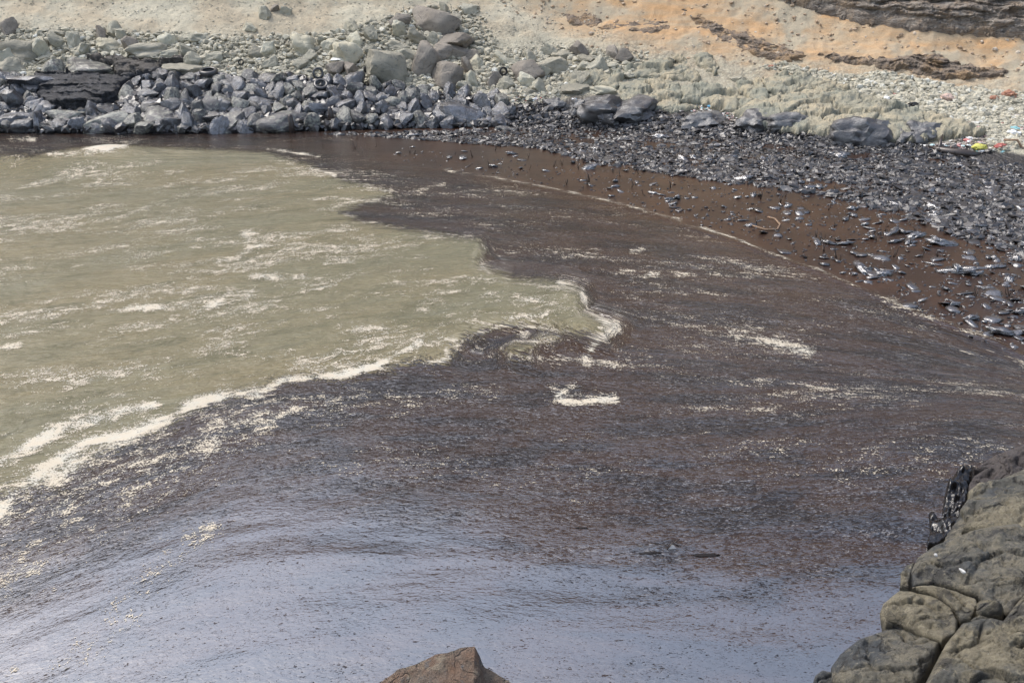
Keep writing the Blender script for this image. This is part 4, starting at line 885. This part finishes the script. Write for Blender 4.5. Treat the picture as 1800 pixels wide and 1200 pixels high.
def smw(U, Vv):
    lim = np.interp(U, ml[:, 0], ml[:, 1]); x, y = on_z(U, Vv)
    return np.where(Vv < lim - 5, 1.0, 0) * np.interp(U, [600, 1100, 1800], [0.12, 0.5, 1.0]) * (0.35 + 1.2 * np.clip(fbm(x * 0.4, y * 0.3, 18.0, 3) + 0.2, 0, 1))
M['smear'] = tone_mat('glossy_smear', [(0, (0.012, 0.010, 0.010)), (1, (0.05, 0.046, 0.046))], 0.24, 2.3)
stones('oil_smears', [(600, 240), (1000, 262), (1300, 300), (1850, 400), (1850, 640), (1700, 590), (1500, 490), (1300, 415), (1000, 330), (700, 285)], 1100, 0.03, 0.20, 2.4, M['smear'], 'glossy wrinkled smears of thick oil on the smooth brown surface', 2, 29, 0.12, 0.22, 0.22, 'water', True, weight=smw, str_=(0.45, 1.7))
# larger clumps, one by one
def clump_mesh(seed):
    D, Fc = ICO[3]; rs = np.random.RandomState(seed)
    o = rs.uniform(0, 40, 3); r = 1 + 0.95 * fbm(D[:, 0] * 2.2 + o[0], D[:, 1] * 2.2 + o[1], D[:, 2] * 2.2 + o[2], 5, 0.65)
    V = D * r[:, None] * np.array([1.0, 0.62, 0.20])
    V[:, 2] += 0.12 * fbm(V[:, 0] * 3 + o[0], V[:, 1] * 3, 1.0, 3)
    return mesh_np('oil_clump', V, Fc, M['clump'])
M['clump'] = oil_rock_mat('oil_clump', (0.012, 0.010, 0.011), (0.05, 0.05, 0.05), 0.3, 0.22, 3.0)
for nd in M['clump'].node_tree.nodes:
    if nd.type == 'BSDF_PRINCIPLED': nd.inputs['IOR'].default_value = 2.1
    if nd.type == 'BUMP': nd.inputs['Strength'].default_value = 0.35
ANCHC = [((1347, 395), 'curled pale rope'), ((1034, 322), 'pair of tall stalks'), ((1200, 259), 'lone smooth boulder'), ((893, 233), 'isolated speckled boulder'), ((1680, 272), 'driftwood log'), ((1520, 250), 'big shiny boulder'), ((1238, 222), 'low smooth boulder'),
 ((1062, 212), 'large smooth mound'), ((1800, 285), 'black plank at the right edge'), ((1800, 420), 'frame edge below the debris'), ((1800, 560), 'lower end of the brown oil'), ((1600, 480), 'wide bare patch of brown oil'), ((1395, 232), 'half-oiled boulder'), ((1632, 250), 'wide dull oiled boulder'), ((780, 300), 'left end of the foam line'), ((1300, 425), 'middle bend of the foam line')]
CL = [clump_mesh(500 + i) for i in range(10)]
rs = np.random.RandomState(77); cnt = 0; cl_xy = []
while cnt < 250:
    u = rs.uniform(700, 1840); v = rs.uniform(235, 650)
    lo = np.interp(u, [700, 1000, 1300, 1500, 1840], [238, 232, 250, 266, 300]); hi = np.interp(u, ml[:, 0], ml[:, 1]) - 8
    if v < lo or v > hi: continue
    f_ = (v - lo) / (hi - lo)
    if rs.uniform() > (0.9 - 0.8 * f_) * np.interp(u, [700, 1200, 1800], [0.15, 0.6, 1.0]) + 0.03: continue
    x, y = on_z(u, v); r = rs.uniform(0.07, 0.20) * (1 + 0.7 * (rs.uniform() < 0.15))
    o = link('oil_clump', CL[rs.randint(10)], None, (x, y, 0.03 + r * 0.12), (rs.uniform(-0.2, 0.4), rs.uniform(-0.3, 0.3), rs.uniform(0, 6.28)), (r * rs.uniform(0.9, 1.7), r, r * rs.uniform(0.8, 1.9)))
    zone = 'in the dense debris near the beach' if f_ < 0.35 else ('on the brown oil beyond the foam line' if f_ < 0.75 else 'on brown oil close to the foam line')
    side = 'right half' if u > 1400 else ('centre' if u > 1050 else 'left end')
    tag(o, near_label((x, y, 0.0), r, ANCHC, 'oily clump', 0.16, 'landward of', 'seaward of'), 'oil clump', 'oil-soaked clumps floating on the brown oil'); cnt += 1

# ------------------------------------------------------------------ tubes: twigs, poles, logs
def tube(pts, rad, seg=6, closed=False):
    P = np.array(pts, float); n = len(P); V = []; Fc = []
    rad = np.full(n, rad) if np.isscalar(rad) else np.array(rad)
    for i in range(n):
        d = P[(i + 1) % n if closed else min(i + 1, n - 1)] - P[(i - 1) % n if closed else max(i - 1, 0)]; d /= np.linalg.norm(d) + 1e-9
        a = np.cross(d, [0.13, 0.2, 1.0] if abs(d[2]) < 0.95 else [1.0, 0, 0]); a /= np.linalg.norm(a); b = np.cross(d, a)
        for k in range(seg):
            th = 2 * math.pi * k / seg; V.append(P[i] + rad[i] * (a * math.cos(th) + b * math.sin(th)))
    for i in range(n if closed else n - 1):
        j = (i + 1) % n
        for k in range(seg): Fc.append((i * seg + k, i * seg + (k + 1) % seg, j * seg + (k + 1) % seg, j * seg + k))
    if not closed:
        c0, c1 = len(V), len(V) + 1; V += [P[0], P[-1]]
        for k in range(seg):
            Fc.append((c0, (k + 1) % seg, k, k)); Fc.append((c1, (n - 1) * seg + k, (n - 1) * seg + (k + 1) % seg, (n - 1) * seg + (k + 1) % seg))
    return V, Fc
def tube_mesh(name, parts, mat):
    bm = bmesh.new()
    for V, Fc in parts:
        vs = [bm.verts.new(p) for p in V]
        for f in Fc:
            ids = list(dict.fromkeys(f))
            try: bm.faces.new([vs[i] for i in ids])
            except ValueError: pass
    for f in bm.faces: f.smooth = True
    me = bpy.data.meshes.new(name); bm.to_mesh(me); bm.free(); me.materials.append(mat); return me
def twig_mesh(seed, tall):
    rs = np.random.RandomState(seed); parts = []
    for k in range(rs.randint(1, 4)):
        a = rs.uniform(0, 6.28); l = rs.uniform(0.5, 1.0); ln = tall * l
        p0 = np.array([rs.uniform(-0.1, 0.1), 0, -0.05]); d = np.array([math.cos(a) * 0.35, math.sin(a) * 0.2, 1.0]) * ln
        mid = p0 + d * 0.5 + rs.uniform(-0.08, 0.08, 3)
        parts.append(tube([p0, mid, p0 + d, p0 + d + np.array([rs.uniform(-0.15, 0.15), 0, rs.uniform(-0.1, 0.12)])], [0.04, 0.035, 0.025, 0.012], 5))
    return tube_mesh('twig', parts, M['wood_dark'])
TW = [twig_mesh(600 + i, 1.0) for i in range(8)]
rs = np.random.RandomState(5); cnt = 0
FIX = [(1035, 322, 0.5), (1032, 324, 0.42), (1330, 395, 0.35), (1448, 442, 0.4), (1470, 455, 0.4), (1290, 385, 0.25), (1715, 520, 0.3), (1772, 520, 0.35), (1570, 452, 0.35), (1210, 350, 0.3), (1110, 330, 0.25), (995, 325, 0.3), (1540, 425, 0.3), (1640, 430, 0.3), (870, 265, 0.3), (720, 270, 0.3)]
tw = list(FIX)
while len(tw) < 150:
    u = rs.uniform(560, 1810); v = rs.uniform(236, 470)
    if v < np.interp(u, [560, 1000, 1500, 1800], [238, 228, 262, 295]) or v > np.interp(u, ml[:, 0], ml[:, 1]) - 10: continue
    if rs.uniform() > 1.1 - (v - 235) / 260: continue
    tw.append((u, v, rs.uniform(0.18, 0.42)))
for i, (u, v, s) in enumerate(tw):
    x, y = on_z(u, v); o = link('twig', TW[rs.randint(8)], None, (x, y, 0), (0, 0, rs.uniform(-1, 1)), (s, s, s))
    lb = 'pair of dark stalks standing alone in the brown oil near the foam line' if i < 2 else ('black twig sticking up from the smooth brown oil' if i < len(FIX) else 'short black twig sticking up among the oiled debris')
    tag(o, lb, 'twig', 'black twigs standing in the oil')

# curved pale strand on the mousse
loop = [on_z(u, v) for u, v in [(1322, 398), (1345, 405), (1366, 405), (1371, 396), (1362, 386), (1350, 383)]]
me = tube_mesh('floating_rope', [tube([(x, y, 0.03) for x, y in loop], 0.035, 6)], M['wood'])
tag(link('floating_rope', me), 'thin pale rope curled on the smooth brown oil', 'rope')
# triangle of floating debris in the foreground oil
x, y = on_z(1182, 966)
e = link('floating_feather', None, None, (x, y, 0.0)); tag(e, 'small dark-edged white scrap standing up from the foreground slick', 'scrap')
V = np.array([(-.07, 0, 0), (.07, .02, 0), (.0, .05, .10), (-.05, .03, .0)]); me = mesh_np('sheet', V, np.array([(0, 1, 2), (0, 2, 3), (1, 3, 2), (0, 3, 1)]), M['white'], False); link('sheet', me, e)
me = tube_mesh('stick', [tube([(-.09, 0, 0.01), (0, 0.02, .12), (.10, .03, .05)], .011, 5), tube([(0, .02, .09), (.12, .1, .14)], .009, 5)], M['wood_dark']); link('stick', me, e)
TB = [bpy.data.meshes.new_from_object(bpy.data.objects.new('tmp', m_)) for m_ in CL]
for m_ in TB: m_.name = 'tar_blob'; m_.materials.clear(); m_.materials.append(M['blob'])
# dark patches of scum on the slick (foreground)
for i, (u, v, w) in enumerate([(1040, 959, 0.16), (1092, 973, 0.24), (1143, 972, 0.2), (1240, 976, 0.24), (1022, 928, 0.12), ]):
    x, y = on_z(u, v); o = link('tar_blob', TB[i], None, (x, y, 0.010), (0, 0, 0.3 - 0.1 * i), (w * 0.8, w * 0.3, 0.02))
    tag(o, 'small dark tar blob floating on the foreground slick', 'tar blob', 'tar blobs on the foreground slick')

# ------------------------------------------------------------------ tyres
def tyre_mesh(name, mat):
    prof = [(0.62, -0.24), (0.78, -0.27), (0.94, -0.24), (1.0, -0.14), (1.0, 0.14), (0.94, 0.24), (0.78, 0.27), (0.62, 0.24), (0.60, 0.16), (0.74, 0.12), (0.80, 0.0), (0.74, -0.12), (0.60, -0.16)]
    n = 36; V = []; Fc = []; m_ = len(prof)
    for i in range(n):
        th = 2 * math.pi * i / n; g = 0.985 if i % 2 else 1.0
        for (r, h) in prof: rr = r * (g if r > 0.9 else 1); V.append((rr * math.cos(th), rr * math.sin(th), h))
    for i in range(n):
        for k in range(m_): Fc.append((i * m_ + k, ((i + 1) % n) * m_ + k, ((i + 1) % n) * m_ + (k + 1) % m_, i * m_ + (k + 1) % m_))
    return mesh_np(name, np.array(V), np.array(Fc), mat)
TY = {'o': tyre_mesh('tyre', M['rubber']), 'd': tyre_mesh('tyre', M['rubber_dry'])}
for (u, v, w, kd, rx, rz, lb) in [
    (561, 136, 19, 'o', 80, 20, 'oiled tyre standing upright at the top of the oiled bank'),
    (567, 158, 25, 'o', 35, 10, 'oiled tyre lying tilted below the upright one'),
    (663, 128, 17, 'd', 62, 10, 'dry black tyre leaning in the rubble, right of a pair'),
    (645, 127, 13, 'd', 78, 60, 'narrow-looking tyre leaning in the rubble, left of a pair'),
    (885, 131, 15, 'd', 80, 25, 'tyre standing upright left of the reddish boulder'),
    (425, 113, 10, 'd', 70, 0, 'small black ring lying in the rubble above the oiled bank'),
    (372, 138, 30, 'o', 12, 0, 'wide tyre lying flat along the oil line'),
    (674, 142, 13, 'o', 60, 40, 'small tyre at the oil line below the leaning pair'),
    (783, 158, 15, 'd', 30, 0, 'tyre half buried below the squarish brown boulder'),
    (532, 146, 20, 'o', 25, 0, 'oiled tyre lying left of the upright tyre')]:
    P = on_bank(u, v)[0]; s = w * np.linalg.norm(P - np.array([0, 0, CAMZ])) / FPX / 2
    o = link('tyre', TY[kd], None, (P[0], P[1] - s * 0.8, P[2] + s * 0.8), (R(rx), 0, R(rz)), (s, s, s)); tag(o, lb, 'tyre')

# ------------------------------------------------------------------ posts, planks, log
def post(u, v, hpx, lb):
    P = on_bank(u, v)[0]; s = np.linalg.norm(P - np.array([0, 0, CAMZ])) / FPX; h = hpx * s
    me = tube_mesh('wooden_post', [tube([(0, 0, -0.3), (0.02, 0, h * 0.5), (-0.03, 0, h * 0.9), (-0.02, 0, h)], [0.15, 0.14, 0.12, 0.07], 9)], M['wood_dark'])
    tag(link('wooden_post', me, None, (P[0], P[1] - 0.3, max(P[2], 0) )), lb, 'post')
post(515, 232, 30, 'dark rotten wooden post standing at the waterline right of the white-streaked boulder')
post(584, 214, 26, 'dark stump-like post between the faceted oiled boulders')
def at(u, v, lift=0.0):
    P = on_bank(u, v)[0]; return (P[0], P[1], P[2] + lift)
me = tube_mesh('driftwood_log', [tube([at(1632, 262, .12), at(1650, 268, .12), at(1680, 274, .14), at(1700, 276, .12), at(1722, 276, .1)], [0.05, 0.14, 0.2, 0.19, 0.12], 10), tube([at(1650, 270, .1), at(1651, 262, .35), at(1654, 256, .5)], [0.12, 0.08, 0.02], 7)], M['wood_dark'])
tag(link('driftwood_log', me), 'dark driftwood log with an upright snag on the right beach', 'log')
me = tube_mesh('driftwood_branch', [tube([at(1618, 258, .08), at(1634, 262, .1), at(1648, 266, .1)], [0.03, 0.07, 0.09], 8)], M['white'])
tag(link('driftwood_branch', me), 'bleached branch end left of the dark driftwood log', 'branch')
for i, (a_, b_, c_, r_, lb) in enumerate([((1762, 258), (1785, 264), (1806, 282), 0.05, 'pale bent pole arching over the litter at the right edge'), ((1740, 278), (1770, 276), (1802, 280), 0.04, 'brown stick lying through the right edge litter'),
                                      ((1690, 285), (1740, 286), (1800, 286), 0.07, 'long black plank under the litter at the right edge'), ((1484, 180), (1500, 184), (1512, 190), 0.04, 'pale plank resting on the bedrock hump'), ((1412, 142), (1420, 148), (1428, 149), 0.035, 'thin pale stick on the cracked outcrop')]):
    me = tube_mesh('pole', [tube([at(*a_, .3 if i == 0 else .1), at(*b_, .45 if i == 0 else .1), at(*c_, .12)], r_, 7)], M['wood_dark'] if i == 2 else M['wood'])
    tag(link('pole', me), lb, 'pole')

# ------------------------------------------------------------------ rubbish
def crumple(name, seed, mat, sx=1, sy=0.6, sz=0.5):
    D, Fc = ICO[3]; rs = np.random.RandomState(seed); o = rs.uniform(0, 40, 3)
    r = 1 + 0.5 * fbm(D[:, 0] * 1.8 + o[0], D[:, 1] * 1.8 + o[1], D[:, 2] * 1.8 + o[2], 3) - 0.35 * np.abs(fbm(D[:, 0] * 3.5 + o[1], D[:, 1] * 3.5, D[:, 2] * 3.5, 3))
    me = mesh_np(name, D * r[:, None] * np.array([sx, sy, sz]), Fc, mat); auto_flat(me, 30); return me
def bottle(name, mat, cap):
    pr = [(0.0, 0.0), (0.30, 0.0), (0.33, 0.06), (0.33, 0.5), (0.30, 0.55), (0.33, 0.6), (0.33, 1.2), (0.25, 1.45), (0.12, 1.6), (0.12, 1.72)]
    n = 14; V = [(r * math.cos(2 * math.pi * k / n), r * math.sin(2 * math.pi * k / n), z) for (r, z) in pr for k in range(n)]
    Fc = [(i * n + k, i * n + (k + 1) % n, (i + 1) * n + (k + 1) % n, (i + 1) * n + k) for i in range(len(pr) - 1) for k in range(n)]
    b = mesh_np(name, np.array(V), np.array(Fc), mat)
    pc = [(0.0, 1.84), (0.14, 1.84), (0.15, 1.70), (0.12, 1.70)]
    V = [(r * math.cos(2 * math.pi * k / n), r * math.sin(2 * math.pi * k / n), z) for (r, z) in pc for k in range(n)]
    Fc = [((i + 1) * n + k, (i + 1) * n + (k + 1) % n, i * n + (k + 1) % n, i * n + k) for i in range(len(pc) - 1) for k in range(n)]
    return b, mesh_np('cap', np.array(V), np.array(Fc), cap)
def trash(kind, u, v, w, col, lb, cat):
    P = on_bank(u, v)[0]; s = w * np.linalg.norm(P - np.array([0, 0, CAMZ])) / FPX / 2
    if kind == 'bottle':
        b, c_ = bottle('body', M[col], M['blue' if col == 'white' else 'white'])
        e = link('plastic_bottle', None, None, (P[0] - s, P[1], P[2] + s * 0.35), (R(84), 0, R(random.uniform(50, 120))), (s * 1.1,) * 3); link('body', b, e); link('cap', c_, e); tag(e, lb, cat)
    else:
        me = crumple(kind, int(u * 3 + v), M[col]); o = link(kind, me, None, (P[0], P[1], P[2] + s * 0.35), (R(random.uniform(-15, 15)), R(random.uniform(-15, 15)), random.uniform(-0.4, 0.4)), (s, s, s)); tag(o, lb, cat)
for a_ in [('plastic_bag', 1783, 230, 17, 'cyan', 'pale cyan plastic bag crumpled on the right edge litter', 'bag'),
           ('plastic_bag', 1782, 240, 24, 'white', 'white plastic bag under the pale cyan one', 'bag'),
           ('plastic_bag', 1721, 264, 24, 'yellow', 'bright yellow plastic bag on the end of the driftwood log', 'bag'),
           ('cloth_scrap', 1757, 262, 22, 'red', 'red cloth scrap right of the yellow bag', 'cloth'),
           ('cloth_scrap', 1760, 272, 18, 'cyan', 'dull teal cloth scrap below the red one', 'cloth'),
           ('plastic_bottle', 1785, 254, 10, 'cyan', 'turquoise bottle between the bags and the bent pole', 'bottle'),
           ('foam_block', 1704, 246, 12, 'white', 'white foam lump lying below the bedrock end', 'foam'),
           ('cloth_scrap', 1665, 178, 26, 'pink', 'pale pink sack on the shingle above the bedrock', 'sack'),
           ('plastic_bag', 1558, 176, 14, 'white', 'white bag on the shingle left of the pink sack', 'bag'),
           ('foam_block', 1606, 184, 10, 'grey', 'grey tangle beside two black boots of rubber on the shingle', 'litter'),
           ('cloth_scrap', 1605, 190, 22, 'black', 'black rubber scrap on the shingle above the bedrock hump', 'rubber'),
           ('cloth_scrap', 1774, 172, 26, 'orange', 'rusty orange sheeting heaped at the right edge under the sand', 'sheet'),
           ('cloth_scrap', 1748, 177, 18, 'orange', 'brown-orange slab of sheeting left of the rusty heap', 'sheet'),
           ('plastic_bag', 1247, 189, 9, 'blue', 'small light blue plastic lump below the smooth bedrock slab', 'plastic'),
           ('cloth_scrap', 1357, 120, 13, 'orange', 'small orange-red scrap above the cracked outcrop', 'cloth'),
           ('cloth_scrap', 1468, 143, 8, 'orange', 'small rusty brick-like scrap right of the cracked outcrop', 'brick'),
           ('cloth_scrap', 1462, 246, 12, 'red', 'dark red rag at the left foot of the shiny oiled boulder', 'rag'),
           ('plastic_bag', 940, 176, 10, 'white', 'white scrap at the oil line below the red litter', 'bag'),
           ('cloth_scrap', 905, 165, 10, 'red', 'red scrap in the litter patch by the low grey-green boulder', 'cloth'),
           ('plastic_bag', 872, 143, 12, 'white', 'white scrap left of the low grey-green boulder', 'bag'),
           ('plastic_bag', 1114, 184, 11, 'white', 'white scrap above the humped oiled rock', 'bag'),
           ('cloth_scrap', 851, 121, 8, 'orange', 'orange scrap on the rubble right of the squarish brown boulder', 'cloth'),
           ('bottle', 1010, 176, 9, 'white', 'white plastic bottle lying left of the large smooth mound', 'bottle'),
           ('bottle', 1745, 283, 12, 'white', 'pale bottle at the foot of the teal cloth scrap', 'bottle')]:
    trash(*a_)
P = on_bank(595, 109)[0]
V = np.array([(-.4, -.1, 0), (.35, -.12, .03), (.42, .16, .14), (-.3, .2, .10), (-.4, -.1, .03), (.35, -.12, .06), (.42, .16, .17), (-.3, .2, .13)])
me = mesh_np('white_sheet', V, np.array([(0, 3, 2, 1), (4, 5, 6, 7), (0, 1, 5, 4), (1, 2, 6, 5), (2, 3, 7, 6), (3, 0, 4, 7)]), M['white'], False)
tag(link('white_sheet', me, None, (P[0], P[1] - 0.2, P[2] + 0.1)), 'flat white sheet lying at the foot of the rounded cream boulder', 'sheet')
M['trashmix'] = tone_mat('mixed_litter', [(0, (0.10, 0.09, 0.08)), (0.3, (0.2, 0.17, 0.14)), (0.5, (0.36, 0.33, 0.28)), (0.72, (0.66, 0.66, 0.64)), (0.86, (0.5, 0.16, 0.14)), (0.93, (0.2, 0.42, 0.45)), (1, (0.7, 0.7, 0.7))], 0.6)
stones('mixed_litter', [(860, 142), (920, 140), (985, 175), (960, 184), (880, 176)], 650, 0.03, 0.10, 1.8, M['trashmix'], 'mixed red and white litter caught between rocks at the oil line', 1, 31, 0.3, 0.35)
stones('mixed_litter', [(1160, 188), (1250, 184), (1312, 212), (1300, 220), (1250, 198), (1170, 196)], 420, 0.03, 0.10, 1.8, M['trashmix'], 'white litter strip along the foot of the pale bedrock', 1, 32, 0.3, 0.35)
stones('mixed_litter', [(1700, 215), (1760, 205), (1850, 190), (1850, 285), (1700, 282), (1620, 262), (1700, 240)], 2200, 0.03, 0.16, 1.6, M['trashmix'], 'mixed plastic litter piled at the right edge of the beach', 1, 33, 0.3, 0.35)
stones('mixed_litter', [(1520, 165), (1600, 165), (1700, 190), (1850, 170), (1850, 215), (1740, 225), (1600, 198)], 420, 0.03, 0.12, 2.0, M['trashmix'], 'scattered litter over the shingle behind the bedrock', 1, 35, 0.3, 0.35)
stones('mixed_litter', [(-40, 90), (900, 100), (900, 140), (500, 134), (-40, 130)], 130, 0.03, 0.09, 1.8, M['trashmix'], 'stray litter flecks in the rubble above the oiled bank', 1, 34, 0.5, 0.35)
